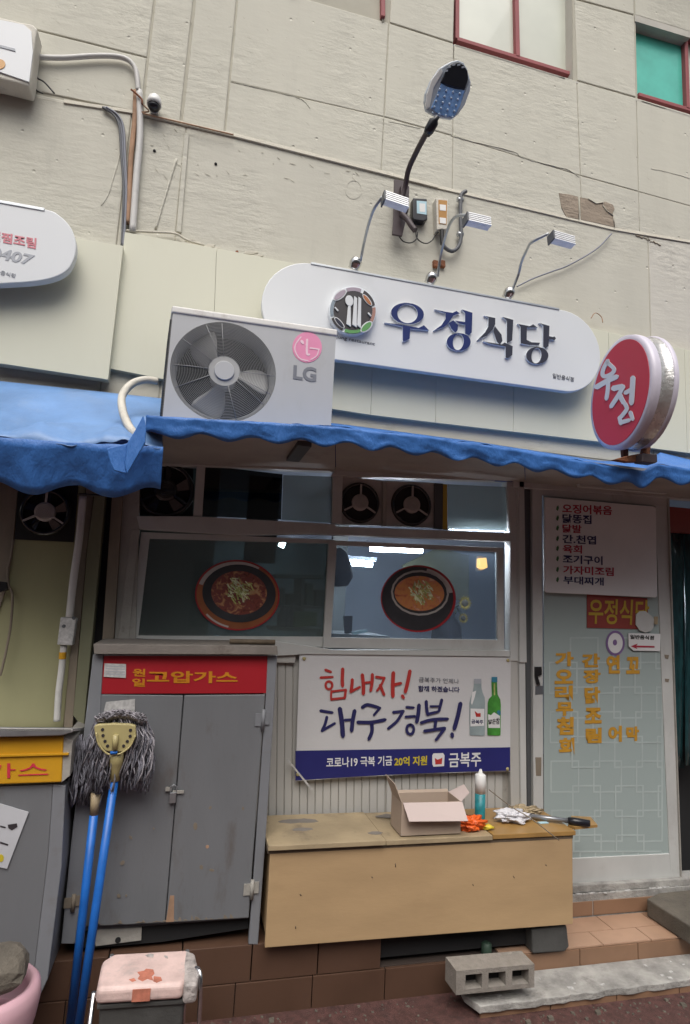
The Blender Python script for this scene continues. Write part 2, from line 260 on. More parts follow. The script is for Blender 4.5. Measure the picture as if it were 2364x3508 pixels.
# ------------------------------------------------------------------ mesh helpers
class MB:
    def __init__(s): s.v = []; s.f = []; s.m = []; s.sm = []
    def face(s, idx, mi=0, smooth=False): s.f.append(idx); s.m.append(mi); s.sm.append(smooth)
    def prism(s, pts, off, side=0):
        """pts: outline of the visible front, off: vector to the back"""
        n = len(pts); b = len(s.v); off = Vector(off)
        s.v += [Vector(p) for p in pts] + [Vector(p)+off for p in pts]
        s.face(list(range(b, b+n))); s.face(list(range(b+2*n-1, b+n-1, -1)), side)
        for i in range(n):
            j = (i+1) % n; s.face([b+j, b+i, b+n+i, b+n+j], side)
        return s
    def ring(s, outer, inner, off, side=0, smooth=False):
        n = len(outer); b = len(s.v); off = Vector(off)
        s.v += [Vector(p) for p in outer]+[Vector(p) for p in inner]+[Vector(p)+off for p in outer]+[Vector(p)+off for p in inner]
        for i in range(n):
            j = (i+1) % n
            s.face([b+i, b+j, b+n+j, b+n+i]); s.face([b+2*n+j, b+2*n+i, b+3*n+i, b+3*n+j], side)
            s.face([b+j, b+i, b+2*n+i, b+2*n+j], side, smooth); s.face([b+n+i, b+n+j, b+3*n+j, b+3*n+i], side, smooth)
        return s
    def box(s, x, y, z):
        x0, x1 = x; y0, y1 = y; z0, z1 = z
        return s.prism([(x0,y0,z0),(x1,y0,z0),(x1,y0,z1),(x0,y0,z1)], (0, y1-y0, 0))
    def obox(s, c, u, v, w):
        """centre and three half-axes"""
        c, u, v, w = map(Vector, (c, u, v, w))
        return s.prism([c-u-v-w, c+u-v-w, c+u-v+w, c-u-v+w], v*2)
    def tube(s, pts, r, n=8, r2=None, cap=True, mi=0):
        pts = [Vector(p) for p in pts]; k = len(pts); b = len(s.v); prev = None
        for i, p in enumerate(pts):
            d = (pts[min(i+1, k-1)]-pts[max(i-1, 0)]).normalized()
            if prev is None:
                a = d.orthogonal().normalized()
            else:
                a = (prev-d*prev.dot(d)); a = a.normalized() if a.length > 1e-6 else d.orthogonal().normalized()
            prev = a; c = d.cross(a); rr = r if r2 is None else r+(r2-r)*i/(k-1)
            if isinstance(r, (list, tuple)): rr = r[i]
            for j in range(n):
                t = 2*math.pi*j/n; s.v.append(p+a*math.cos(t)*rr+c*math.sin(t)*rr)
        for i in range(k-1):
            for j in range(n):
                j2 = (j+1) % n; s.face([b+i*n+j, b+i*n+j2, b+(i+1)*n+j2, b+(i+1)*n+j], mi, True)
        if cap: s.face([b+j for j in range(n-1, -1, -1)], mi); s.face([b+(k-1)*n+j for j in range(n)], mi)
        return s
    def lathe(s, prof, c, axis=(0,0,1), n=32, cap=True, sx=1.0, mi=0):
        """prof: list of (radius, height along axis)"""
        ax = Vector(axis).normalized(); a = ax.orthogonal().normalized()
        if abs(ax.z) < 0.99: a = Vector((0,0,1)).cross(ax).normalized()
        d = ax.cross(a); c = Vector(c); b = len(s.v); k = len(prof)
        for r, h in prof:
            for j in range(n):
                t = 2*math.pi*j/n; s.v.append(c+ax*h+a*math.cos(t)*r*sx+d*math.sin(t)*r)
        for i in range(k-1):
            for j in range(n):
                j2 = (j+1) % n; s.face([b+i*n+j, b+i*n+j2, b+(i+1)*n+j2, b+(i+1)*n+j], mi, True)
        if cap: s.face([b+j for j in range(n-1, -1, -1)], mi); s.face([b+(k-1)*n+j for j in range(n)], mi)
        return s
    def grid(s, rows, mi=0, smooth=True):
        b = len(s.v); h = len(rows); w = len(rows[0])
        for r in rows: s.v += [Vector(p) for p in r]
        for i in range(h-1):
            for j in range(w-1): s.face([b+i*w+j, b+i*w+j+1, b+(i+1)*w+j+1, b+(i+1)*w+j], mi, smooth)
        return s
    def build(s, name, m, parent=None, bevel=0, seg=2, solid=0, soft=False):
        me = bpy.data.meshes.new(name); me.from_pydata([tuple(p) for p in s.v], [], s.f)
        ms = m if isinstance(m, (list, tuple)) else [m]
        for x in ms: me.materials.append(M[x])
        for p, mi, sm in zip(me.polygons, s.m, s.sm): p.material_index = mi; p.use_smooth = sm or soft
        me.update()
        o = bpy.data.objects.new(name, me); COL.objects.link(o)
        if parent: attach(o, parent)
        if solid: q = o.modifiers.new('solid', 'SOLIDIFY'); q.thickness = solid; q.offset = 0
        if bevel: q = o.modifiers.new('bevel', 'BEVEL'); q.width = bevel; q.segments = seg; q.limit_method = 'ANGLE'; q.angle_limit = rad(40)
        return o
def world_of(o):
    m = o.matrix_basis.copy()
    return world_of(o.parent) @ o.matrix_parent_inverse @ m if o.parent else m
def attach(o, parent):
    o.parent = parent; o.matrix_parent_inverse = world_of(parent).inverted(); return o
def thing(name, label, cat, loc=(0,0,0), group=None):
    o = bpy.data.objects.new(name, None); o.empty_display_size = 0.05; COL.objects.link(o); o.location = loc
    o['label'] = label; o['category'] = cat
    if group: o['group'] = group
    return o
def tag(o, label, cat, group=None):
    o['label'] = label; o['category'] = cat
    if group: o['group'] = group
    return o
def struct(o): o['kind'] = 'structure'; return o
def slab(name, px, t, th, m, parent=None, bevel=0):
    """polygon measured in pixels, standing at distance t before the facade plane, th thick"""
    return MB().prism([P(x, y, t) for x, y in px], (0, th, 0)).build(name, m, parent, bevel)
def ell(cx, cy, rx, ry, rot=0, n=48, a0=0, a1=360):
    c, s_ = math.cos(rad(rot)), math.sin(rad(rot)); o = []
    full = (a1-a0) == 360
    for i in range(n if full else n+1):
        a = rad(a0+(a1-a0)*i/n); x, y = rx*math.cos(a), ry*math.sin(a); o.append((cx+x*c-y*s_, cy+x*s_+y*c))
    return o
def smoothline(pts, k=6):
    pts = [Vector(p) for p in pts]; out = []
    for i in range(len(pts)-1):
        p0 = pts[max(i-1,0)]; p1 = pts[i]; p2 = pts[i+1]; p3 = pts[min(i+2, len(pts)-1)]
        for j in range(k):
            t = j/k; out.append(0.5*((2*p1)+(p2-p0)*t+(2*p0-5*p1+4*p2-p3)*t*t+(3*p1-p0-3*p2+p3)*t**3))
    out.append(pts[-1]); return out
def wire(name, px, t, r, m, parent=None, n=8, k=6):
    """cable or pipe through pixel points; t a number or one per point"""
    ts = t if isinstance(t, (list, tuple)) else [t]*len(px)
    return MB().tube(smoothline([P(x, y, q) for (x, y), q in zip(px, ts)], k), r, n).build(name, m, parent)
def ribbon2d(pts, w):
    """brush stroke outline in 2-D with rounded ends"""
    pts = [Vector((*p, 0)) for p in pts]
    if len(pts) > 2: pts = smoothline(pts, 5)
    L_, R_ = [], []; n = len(pts)
    for i, p in enumerate(pts):
        d = (pts[min(i+1, n-1)]-pts[max(i-1, 0)]).normalized(); q = Vector((-d.y, d.x, 0)); h = w/2
        if i == 0: L_ += [p-d*h*0.8+q*h*0.35, p+q*h]; R_ += [p-d*h*0.8-q*h*0.35, p-q*h]
        elif i == n-1: h *= 0.85; L_ += [p+q*h, p+d*h*0.8+q*h*0.3]; R_ += [p-q*h, p+d*h*0.8-q*h*0.3]
        else: L_.append(p+q*h); R_.append(p-q*h)
    return [(p.x, p.y) for p in L_+R_[::-1]]
def strokes(name, cx0, cy0, cw, items, m, parent, t=None, pl=None, th=0.0012):
    """hand lettering: items = (points, width) in the pixels of a crop"""
    mb = MB(); s_ = cw/1568.0
    for k, (pts, w) in enumerate(items):
        if pts == 'ring': continue
        out = ribbon2d([(cx0+u*s_, cy0+v*s_) for u, v in pts], w*s_)
        if pl: q = [PL(x, y, *pl) for x, y in out]; nrm = pl[1]; q = [p+nrm*(th+0.0002*k) for p in q]; mb.prism(q, -nrm*th)
        else: mb.prism([P(x, y, t+0.0002*k) for x, y in out], (0, th, 0))
    return mb.build(name, m, parent)
def text(s, quad, t, m, parent, bold=0.0, th=0.0015, name='lettering', pl=None, italic=0):
    """lettering fitted to the four measured corners (top left, top right, bottom right, bottom left)"""
    cu = bpy.data.curves.new('tmp', 'FONT'); cu.body = s; cu.size = 1; cu.offset = bold; cu.extrude = 0.02; cu.resolution_u = 3; cu.shear = italic
    ob = bpy.data.objects.new('tmp', cu); COL.objects.link(ob)
    dg = bpy.context.evaluated_depsgraph_get(); dg.update()
    me = bpy.data.meshes.new_from_object(ob.evaluated_get(dg)); bpy.data.objects.remove(ob); bpy.data.curves.remove(cu)
    me.name = name; me.materials.clear(); me.materials.append(M[m])
    if len(me.vertices):
        xs = [v.co.x for v in me.vertices]; ys = [v.co.y for v in me.vertices]; x0, x1, y0, y1 = min(xs), max(xs), min(ys), max(ys)
        if pl: c = [PL(x, y, *pl) for x, y in quad]; nn = pl[1]
        else: c = [P(x, y, t) for x, y in quad]; nn = Vector((0, -1, 0))
        for v in me.vertices:
            a = (v.co.x-x0)/(x1-x0+1e-9); b = (v.co.y-y0)/(y1-y0+1e-9)
            p = (c[3]*(1-a)+c[2]*a)*(1-b)+(c[0]*(1-a)+c[1]*a)*b
            v.co = p+nn*(th if v.co.z > 0 else 0)
    o = bpy.data.objects.new(name, me); COL.objects.link(o); attach(o, parent); return o
def quad(x0, y0, x1, y1, sl=0.0, sh=0.0):
    """axis box in pixels with slope sl (dy/dx) and lean sh (dx/dy)"""
    return [(x0, y0), (x1, y0+(x1-x0)*sl), (x1+(y1-y0)*sh, y1+(x1-x0)*sl), (x0+(y1-y0)*sh, y1)]

exec_order = []
# ================================================================== GROUND AND STREET
g = MB(); g.prism([(-14,-14,-0.03),(18,-14,-0.03),(18,0.3,-0.03),(-14,0.3,-0.03)], (0,0,-0.2)); struct(g.build('ground', 'ground'))
# buildings across the street (they are what the panes mirror and what keeps the low sky off the shopfront)
ob_ = thing('building', 'plain grey two storey building across the street behind the viewer', 'building', (0, -9.5, 0))
MB().box((-16, 20), (-12.5, -9.5), (-0.03, 6.9)).build('wall', 'opp_wall', ob_)
me_w = None
for i in range(12):
    for k in range(2):
        x = -14+i*2.8; z = 1.0+k*2.7
        w_ = MB().box((x, x+1.4), (-9.5, -9.46), (z, z+1.3)).build('window', 'opp_glass', ob_)
ZG = -0.03
# ================================================================== MAIN BUILDING
bld = thing('building', 'old cream concrete building housing the small restaurant with blue awning', 'building', (0, 0, ZG))
WT = 0.03      # face of the upper wall, in front of the facade plane
def line_x(a, b):
    A, B = P(*a, WT), P(*b, WT); return lambda z: A.x+(B.x-A.x)*(z-A.z)/(B.z-A.z)
def line_z(pts, t=WT):
    q = sorted([P(*p, t) for p in pts], key=lambda v: v.x)
    def f(x):
        i = 0
        while i < len(q)-2 and x > q[i+1].x: i += 1
        a, b = q[i], q[i+1]; return a.z+(b.z-a.z)*(x-a.x)/(b.x-a.x)
    return f
JL = lambda z: -3.0
JR = lambda z: 5.0
J = [line_x((528,0),(487,357)), line_x((663,30),(622,403)), line_x((814,0),(773,444)), line_x((1332,76),(1316,388)), line_x((1558,0),(1550,640)),
     line_x((1966,5),(1990,640)), line_x((2175,61),(2185,500))]
HT = lambda x: 7.2
HB = lambda x: 2.55
HLED = line_z([(0,300),(219,347),(485,388),(800,462),(1347,600),(1500,639),(2101,782),(2364,826)])
HSILL = line_z([(1334,78),(1560,150),(1966,273),(2175,333),(2364,390)])
HMID = line_z([(790,279),(990,325),(1316,400),(1550,465),(1985,600),(2364,705)])
H1 = line_z([(143,107),(520,201)])
HTOP = line_z([(1985,0),(2175,52),(2364,110)])
def corner(jx, hz):
    z = 3.5
    for _ in range(8): x = jx(z); z = hz(x)
    return Vector((x, 0, z))
def panel(jl, jr, hb, ht, m='wall_up', g=0.004, t=WT, th=0.04, bev=0.005):
    a, b, c, d = corner(jl, hb), corner(jr, hb), corner(jr, ht), corner(jl, ht)
    pts = [a+Vector((g,0,g)), b+Vector((-g,0,g)), c+Vector((-g,0,-g)), d+Vector((g,0,-g))]
    for p in pts: p.y = -t
    MB().prism(pts, (0, th, 0)).build('concrete_panel', m, bld, bev)
# backing wall, behind the joints
bw = MB()
zs, sx = HSILL, [J[4], J[5], J[6]]
bw.prism([(-3,-WT+0.006,2.5),(5,-WT+0.006,2.5),(5,-WT+0.006,4.95),(-3,-WT+0.006,4.95)], (0,0.25,0))
bw.prism([(-3,-WT+0.0065,4.94),(J[4](5.5)-0.0,-WT+0.0065,4.94),(J[4](5.5),-WT+0.0065,7.2),(-3,-WT+0.0065,7.2)], (0,0.25,0))
bw.prism([(J[5](5.5)-0.01,-WT+0.0065,4.94),(J[6](5.5)+0.01,-WT+0.0065,4.94),(J[6](5.5)+0.01,-WT+0.0065,7.2),(J[5](5.5)-0.01,-WT+0.0065,7.2)], (0,0.25,0))
bw.build('back_wall', 'joint', bld)
panel(JL, J[0], HLED, H1); panel(JL, J[0], H1, HT)
panel(J[0], J[1], HLED, HT, g=0.008); panel(J[1], J[2], HLED, HT, g=0.008)
panel(J[2], J[3], HLED, HMID, 'wall_up', 0.001); panel(J[2], J[3], HMID, lambda x: 5.06+(x-0.8)*0.0, 'wall_up', 0.002)
panel(J[3], J[4], HLED, HMID, 'wall_up', 0.0012); panel(J[3], J[4], HMID, HSILL, 'wall_up', 0.004); panel(J[3], J[4], HSILL, HT, 'wall_up', 0.006)
panel(J[4], J[5], HLED, HMID, 'wall_up', 0.001); panel(J[4], J[5], HMID, HSILL, 'wall_up', 0.0012)
panel(J[5], J[6], HLED, HMID, 'wall_low', 0.0012); panel(J[5], J[6], HMID, HSILL, 'wall_up', 0.003); panel(J[5], J[6], HSILL, HTOP, 'wall_up', 0.006); panel(J[5], J[6], HTOP, HT, 'wall_up', 0.006)
panel(J[6], JR, HLED, HMID, 'wall_low', 0.0012); panel(J[6], JR, HMID, HSILL, 'wall_up', 0.0012); panel(J[6], JR, HTOP, HT, 'wall_up', 0.006)
# ledge strip under the upper panels
ls = MB(); q = [P(*p, WT) for p in [(0,300),(219,347),(485,388),(800,462),(1347,600),(1500,639),(2101,782),(2364,826)]]
q = [q[0]+Vector((-1.5,0,-0.0))]+q+[q[-1]+Vector((1.5,0,0))]
for i in range(1, len(q)-1):
    a, b = q[i], q[i+1]
    tt = 0.002 if i == 1 else 0.009 if a.x < 1.0 else 0.005
    ls.prism([(a.x,-WT-tt,a.z-0.014),(b.x,-WT-tt,b.z-0.014),(b.x,-WT-tt+0.004,b.z+0.008),(a.x,-WT-tt+0.004,a.z+0.008)], (0,0.04,0))
ls.build('ledge', 'cement_strip', bld, 0.002)
# wall below the ledge
JC1 = lambda z: P(622,600,0.02).x
JC2 = lambda z: P(2222,1000,0.02).x
JN = lambda z: P(428,600,0.02).x
dn = lambda x: HLED(x)-0.012
panel(JL, JN, HB, dn, 'wall_low', 0.002, 0.031); panel(JN, JC1, HB, dn, 'wall_low', 0.002, 0.0275)
panel(JC1, JC2, HB, dn, 'wall_low', 0.002, 0.0275); panel(JC2, JR, HB, dn, 'wall_rough', 0.005, 0.028)
# plaster seams that run over the panels
def seam(px, r=0.006, t=WT+0.001):
    pts = [P(x, y, t) for x, y in px]; pts = smoothline(pts, 6)
    return MB().tube([p+Vector((0,0,random.uniform(-.002,.002))) for p in pts], [r*random.uniform(.5,1.2) for _ in pts], 6).build('plaster_seam', 'wall_up', bld)
seam([(790,279),(880,300),(1000,328),(1040,345),(1062,370)], 0.0025); seam([(1545,465),(1620,485),(1760,520),(1790,540),(1900,570),(1945,580),(1985,607)], 0.003)
seam([(1330,415),(1400,430),(1440,440)], 0.0018); seam([(2230,578),(2290,590),(2364,612)], 0.0015)
def interp0(x): return 795+(x-428)*0.19
nk = MB()
for i in range(260):
    x = random.uniform(120, 2364); y = random.uniform(40, 620)
    if 1540 < x < 2000 and y < 290 or x > 2150 and y < 400: continue
    p_ = P(x, y, WT+0.0002); l = random.uniform(0.004,0.02); an = random.uniform(-0.9,0.3); w_n = random.uniform(0.0008,0.0022)
    u_ = Vector((math.cos(an)*l,0,math.sin(an)*l)); v_ = Vector((-math.sin(an)*w_n,0,math.cos(an)*w_n)); nk.prism([p_-u_, p_-v_, p_+u_, p_+v_], (0,0.001,0))
nk_ = nk.build('render_nick', 'joint', bld); nk_['kind'] = 'stuff'
# exposed patch where the render came off
pa = MB(); pp = cr(1500,0,864,[(755,1200),(820,1208),(872,1222),(878,1362),(800,1348),(770,1290)]); pa.prism([P(x,y,WT+0.004) for x,y in pp], (0,0.006,0))
pp = cr(1500,0,864,[(886,1226),(940,1235),(985,1262),(1040,1252),(1090,1272),(1100,1300),(1085,1330),(1102,1380),(1103,1412),(1000,1388),(890,1366)]); pa.prism([P(x,y,WT+0.003) for x,y in pp], (0,0.006,0))
pa.build('exposed_concrete', 'patch', bld, 0.001)
ck = MB()
for ps in ([(880,1222),(878,1366)], [(935,1235),(985,1265),(1030,1258)], [(1025,1275),(1050,1310),(1090,1340)], [(1090,1330),(1100,1412)]):
    ck.tube([P(*cr(1500,0,864,[p])[0], WT+0.006) for p in ps], 0.0028, 5)
ck.build('crack', 'joint', bld)
rf = MB()
for i in range(14):
    x = 1230+i*11; rf.tube([P(*cr(1500,0,864,[(x, 1462+i*4.2+random.uniform(-8,8))])[0], 0.03), P(*cr(1500,0,864,[(x+13, 1468+i*4.2+random.uniform(-8,8))])[0], 0.03)], random.uniform(0.001,0.004), 5)
rf.build('broken_edge', 'patch', bld)
for i in range(16):
    x = random.choice([random.uniform(590,720), random.uniform(730,960)]); y = interp0(x)+random.uniform(-16,10)
    MB().prism([P(x+random.uniform(8,26)*math.cos(a)*1.3, y+random.uniform(4,10)*math.sin(a), 0.031) for a in [k*0.7 for k in range(9)]], (0,0.006,0)).build('mortar_smear', 'cement_strip', bld, 0.003)
MB().prism([P(x,y,0.034) for x,y in ell(811,866,6,9,20,10)], (0,0.006,0)).build('rust_spot', 'rust', bld)
# vertical grooves and pipes painted over with the wall
def strip(name, px, t, w, m='wall_low', dep=0.015):
    a, b = P(*px[0], t), P(*px[1], t)
    return MB().prism([a+Vector((-w,0,0)), b+Vector((-w,0,0)), b+Vector((w,0,0)), a+Vector((w,0,0))], (0,dep,0)).build(name, m, bld, 0.004)
strip('conduit', [(640,455),(612,795)], 0.040, 0.012, 'wall_low', 0.03)
wire('conduit', [(605,545),(570,660),(533,785)], 0.028, 0.006, 'wall_low', bld)
hl = MB()
for x, y in ((529,517),(739,562)): hl.lathe([(0.0,0.004),(0.007,0.004),(0.008,0)], P(x,y,0.0282), (0,-1,0), 12)
hl.build('anchor_hole', 'black_void', bld)
mk = MB(); mk.ring([P(x,y,0.0292) for x,y in ell(1212,648,30,34,0,24)], [P(x,y,0.0292) for x,y in ell(1212,648,25,29,0,24)], (0,0.004,0)); mk.build('plaster_mark', 'wall_low', bld)
# ---------------- upper windows
def upper_window(corners, mull, panes, frame_sides, t=-0.04, deep=0.10):
    """corners TL TR BR BL in pixels"""
    bars = []; w = 0.018
    A = [P(x, y, t) for x, y in corners]
    def bar(p, q, hw, tt=0.0):
        d = (q-p).normalized(); n = Vector((-d.z,0,d.x))*hw; o = Vector((0,-0.03-tt,0))
        bars.append([p-n+o, q-n+o, q+n+o, p+n+o])
    ed = [(A[0],A[1]),(A[1],A[2]),(A[2],A[3]),(A[3],A[0])]
    for i, e in enumerate(ed):
        if i in frame_sides: bar(e[0], e[1], 0.013, 0.0005*i)
    mm = [P(x, y, t) for x, y in mull]; bar(mm[0], mm[1], 0.014, 0.004)
    win = MB().prism(bars[-1], (0,0.05,0)).build('window', 'red_frame', bld, 0.002)
    for b_ in bars[:-1]: MB().prism(b_, (0,0.05,0)).build('frame', 'red_frame', win, 0.002)
    Lp = [A[0], mm[0], mm[1], A[3]]; Rp = [mm[0], A[1], A[2], mm[1]]
    for q, mt, off in ((Lp, panes[0], 0.0), (Rp, panes[1], 0.012)):
        MB().prism([p+Vector((0,off,0)) for p in q], (0,0.006,0)).build('pane', mt, win)
    return win
upper_window([(1562,-260),(1966,-150),(1972,272),(1560,146)], [(1757,-220),(1766,206)], ('frost_pane','frost_pane'), (1,2,3))
upper_window([(2178,86),(2700,240),(2706,492),(2178,334)], [(2338,140),(2346,382)], ('teal_pane','frost_pane'), (0,1,2))
upper_window([(700,-350),(1306,-260),(1308,70),(696,-110)], [(1000,-300),(1000,-15)], ('frost_pane','frost_pane'), (1,), 0.02)
# reveals round the windows
rv = MB()
def reveal(a, b, t0=WT, t1=-0.06, th=0.012, dirv=(0,0,-1)):
    p, q = P(*a, WT), P(*b, WT); d = Vector(dirv)*th
    rv.prism([p, q, q+d, p+d], (0, t0-t1, 0))
reveal((1560,153),(1983,281)); reveal((2176,338),(2364,396))
p0, p1 = P(2175,50,WT), P(2364,108,WT)
rv.prism([p0, p1, p1+Vector((0,0,-0.05)), p0+Vector((0,0,-0.05))], (0,0.09,0))
pj = P(1984,100,WT); rv.prism([(pj.x-0.045,-WT+0.012,5.06),(pj.x,-WT+0.012,5.06),(pj.x,-WT+0.012,7.2),(pj.x-0.045,-WT+0.012,7.2)], (0,0.12,0))
rv.build('window_reveal', 'recess', bld)
pd = P(1311,0,WT+0.004); MB().prism([P(1307,-200,WT+0.004), P(1315,-200,WT+0.004), P(1315,74,WT+0.004), P(1309,74,WT+0.004)], (0,0.02,0)).build('downpipe', 'joint', bld)
# eave out of view, added to shade the wall's top right corner
MB().box((2.3, 5.0), (-0.4, -0.0), (6.6, 6.7)).build('shade_slab', 'recess', bld)

# ---------------- fascia panels
def fascia(px, t, th=0.05): return slab('fascia_panel', px, t, th, 'fascia', bld, 0.0008)
x_ = lambda f: f
top = [(428,795),(560,803),(740,850),(900,882),(1100,920),(1500,1000),(2020,1120),(2130,1150),(2364,1200)]
bot = [(376,1262),(600,1310),(900,1362),(1152,1406),(1340,1430),(1622,1463),(2050,1512),(2364,1552)]
def interp(pl, x):
    for (a, b), (c, d) in zip(pl, pl[1:]):
        if x <= c: return b+(d-b)*(x-a)/(c-a)
    (a, b), (c, d) = pl[-2:]; return b+(d-b)*(x-a)/(c-a)
cuts_t = [428, 742, 1008, 1285, 1500, 1765, 2085, 2345, 2640]; cuts_b = [376, 725, 990, 1270, 1492, 1758, 2090, 2355, 2650]
for i in range(8):
    a, b, c, d = cuts_t[i]+(0.5 if i else 0), cuts_t[i+1]-0.5, cuts_b[i+1]-0.5, cuts_b[i]+(0.5 if i else 0)
    fascia([(a, interp(top,a)),(b, interp(top,b)),(c, interp(bot,c)),(d, interp(bot,d))], 0.06)
fascia([(-400,700),(-10,782),(-14,1242),(-400,1190)], 0.10); fascia([(-8,783),(210,808),(422,842),(370,1300),(-12,1243)], 0.10)
fl = MB(); fl.tube(smoothline([P(x,y,0.05) for x,y in [(428,790),(520,795),(600,800),(640,822),(700,840)]],4), 0.006, 6); fl.build('mortar_edge', 'cement_strip', bld)
# dark gap below the fascia, wall side of the awning
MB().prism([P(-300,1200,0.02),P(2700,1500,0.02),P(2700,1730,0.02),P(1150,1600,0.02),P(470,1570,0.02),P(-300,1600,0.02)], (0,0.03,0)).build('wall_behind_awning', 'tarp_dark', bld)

# ================================================================== AWNINGS
def awning(name, label, back, front, tb, tf, val, wl, amp, ph, m='tarp', nz=0.012, mc=None, tilt=0.02):
    """back/front: pixel polylines; val: depth of valance (m); wl: scallop length (m)"""
    a = thing(name, label, 'awning', P(*front[0], tf))
    bz = [P(*p, tb) for p in back]; fz = [P(*p, tf) for p in front]
    def at(pl, u):
        x = pl[0].x+(pl[-1].x-pl[0].x)*u
        for p, q in zip(pl, pl[1:]):
            if x <= q.x+1e-6: k = (x-p.x)/(q.x-p.x); return p+(q-p)*k
        return pl[-1]
    N = 170; rows = []
    for i in range(11):
        v = i/10; r = []
        for j in range(N+1):
            u = j/N; p = at(bz, u)*(1-v)+at(fz, u)*v
            w = noise.noise(Vector((p.x*5, v*3+ph, 1)))*nz*2.2*math.sin(v*math.pi*0.9)+noise.noise(Vector((p.x*16, v*4, ph)))*nz*0.8*v
            r.append(p+Vector((0, -abs(w)*0.3, w-0.025*math.sin(v*math.pi))))
        rows.append(r)
    MB().grid(rows).build('canopy', mc or m, a, solid=0.002)
    rows = []
    for i in range(7):
        v = i/6; r = []
        for j in range(N+1):
            u = j/N; p = at(fz, u); x = p.x
            h = val+amp*math.cos(2*math.pi*(x+ph)/wl)*1.0
            w = noise.noise(Vector((x*9, v*1.6+ph, 5)))*0.007+noise.noise(Vector((x*25+v*6, v*4, ph)))*0.007+abs(noise.noise(Vector((x*13-v*7, v*2, ph+3))))*0.012
            r.append(p+Vector((0, -0.004+v*tilt-w*(0.3+v), -h*v+noise.noise(Vector((x*14,ph,2)))*0.004)))
        rows.append(r)
    MB().grid(rows).build('valance', m, a, solid=0.002)
    MB().tube([p+Vector((0,0.012,-0.012)) for p in fz], 0.009, 8).build('front_bar', 'alu', a)
    return a
aw = awning('awning', 'blue tarpaulin awning with short scalloped valance over the restaurant front', [(500,1408),(1152,1451),(1622,1512),(2050,1578),(2200,1585),(2262,1550),(2364,1575),(2700,1640)],
       [(502,1424),(700,1436),(1150,1462),(1500,1502),(1800,1546),(2050,1590),(2200,1614),(2250,1592),(2364,1606),(2700,1650)], 0.065, 0.75, 0.068, 0.187, 0.0125, 0.10)
nb = awning('awning', 'faded blue awning of the neighbouring shop with deep valance', [(-300,1262),(0,1306),(370,1345),(560,1366)],
       [(-300,1470),(0,1499),(200,1514),(400,1524),(560,1532)], 0.11, 0.72, 0.165, 0.27, 0.022, 0.045, nz=0.03, mc='tarp_faded', tilt=0.07)
# turned-down corner of the awning
fc = MB()
cpx = lambda pts: cr(0,700,800,pts)
fc.prism([P(x,y,0.80) for x,y in cpx([(962,1415),(982,1500),(975,1600),(852,1812),(838,1745),(855,1600),(905,1520)])], (0,0.012,0))
fc.prism([P(x,y,0.79) for x,y in cpx([(858,1602),(840,1745),(850,1808),(768,1788),(742,1740),(715,1640)])], (0,0.008,0))
fc.build('corner_flap', 'tarp', aw, 0.003)
# underside
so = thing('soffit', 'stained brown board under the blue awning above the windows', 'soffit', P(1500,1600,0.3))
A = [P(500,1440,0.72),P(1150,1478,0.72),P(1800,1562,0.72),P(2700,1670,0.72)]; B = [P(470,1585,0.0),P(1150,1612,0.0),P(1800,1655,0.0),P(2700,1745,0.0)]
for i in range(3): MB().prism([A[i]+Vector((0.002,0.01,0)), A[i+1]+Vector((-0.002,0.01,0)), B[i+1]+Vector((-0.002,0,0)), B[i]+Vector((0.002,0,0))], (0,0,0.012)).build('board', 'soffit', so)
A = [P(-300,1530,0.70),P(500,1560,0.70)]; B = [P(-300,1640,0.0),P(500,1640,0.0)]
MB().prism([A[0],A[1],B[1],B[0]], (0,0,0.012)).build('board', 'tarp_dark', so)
st = slab('light_strip', cr(1750,1600,614,[(595,135),(1375,195),(1370,232),(615,172)]), 0.16, 0.03, 'frame_grey'); tag(st, 'slim pale lamp housing fixed under the awning above the door', 'lamp housing')

# ================================================================== AIR CONDITIONER
AT = 0.55
ac = thing('air_conditioner', 'dusty grey outdoor air conditioner with round fan grille standing on the blue awning', 'air conditioner', P(840,1460,0.4))
ca = lambda pts: cr(480,1000,700,pts)
z0 = P(840,1500,AT).z
cs = MB(); A = [P(x,y,AT) for x,y in ca([(255,125),(1505,305),(1452,1080),(110,960)])]
A[2] = Vector((A[1].x,-AT,A[3].z-0.005)); A[3].x = A[0].x; A[2].z = A[3].z-0.004; A[1].z = A[0].z+0.0
A[1].z = P(*ca([(1505,305)])[0], AT).z
cc = P(*ca([(645,612)])[0], AT); RF = 0.238
rr_ = (P(*ca([(1050,620)])[0],AT)-P(*ca([(238,600)])[0],AT)).length/2; RF = rr_
hole = [cc+Vector((RF*math.cos(rad(a)),0,RF*math.sin(rad(a)))) for a in range(0,360,6)]
# front plate with a round opening: bridge between hole and rectangle
def rect_pt(a):
    dx, dz = math.cos(a), math.sin(a); x0,x1 = A[0].x, A[1].x; zb, zt = A[3].z, lambda x: A[0].z+(A[1].z-A[0].z)*(x-A[0].x)/(A[1].x-A[0].x)
    ks = []
    if dx > 1e-6: ks.append((x1-cc.x)/dx)
    if dx < -1e-6: ks.append((x0-cc.x)/dx)
    if dz > 1e-6: ks.append((zt(cc.x)-cc.z)/dz)
    if dz < -1e-6: ks.append((zb-cc.z)/dz)
    k = min(ks); return cc+Vector((dx*k,0,dz*k))
outer = [rect_pt(rad(a)) for a in range(0,360,6)]
fp = MB().ring(outer, hole, (0,0.012,0), smooth=True)
for cx_, s_ in ((A[1],1),(A[0],0),(A[3],0),(A[2],1)):   # corners
    an = math.degrees(math.atan2(cx_.z-cc.z, cx_.x-cc.x)) % 360; i = int(an//6); fp.prism([outer[i], cx_, outer[(i+1)%60]] if True else [], (0,0.012,0))
fp.build('front_panel', 'ac_body', ac)
yb = -AT+0.012; xl, xr = A[0].x, A[1].x
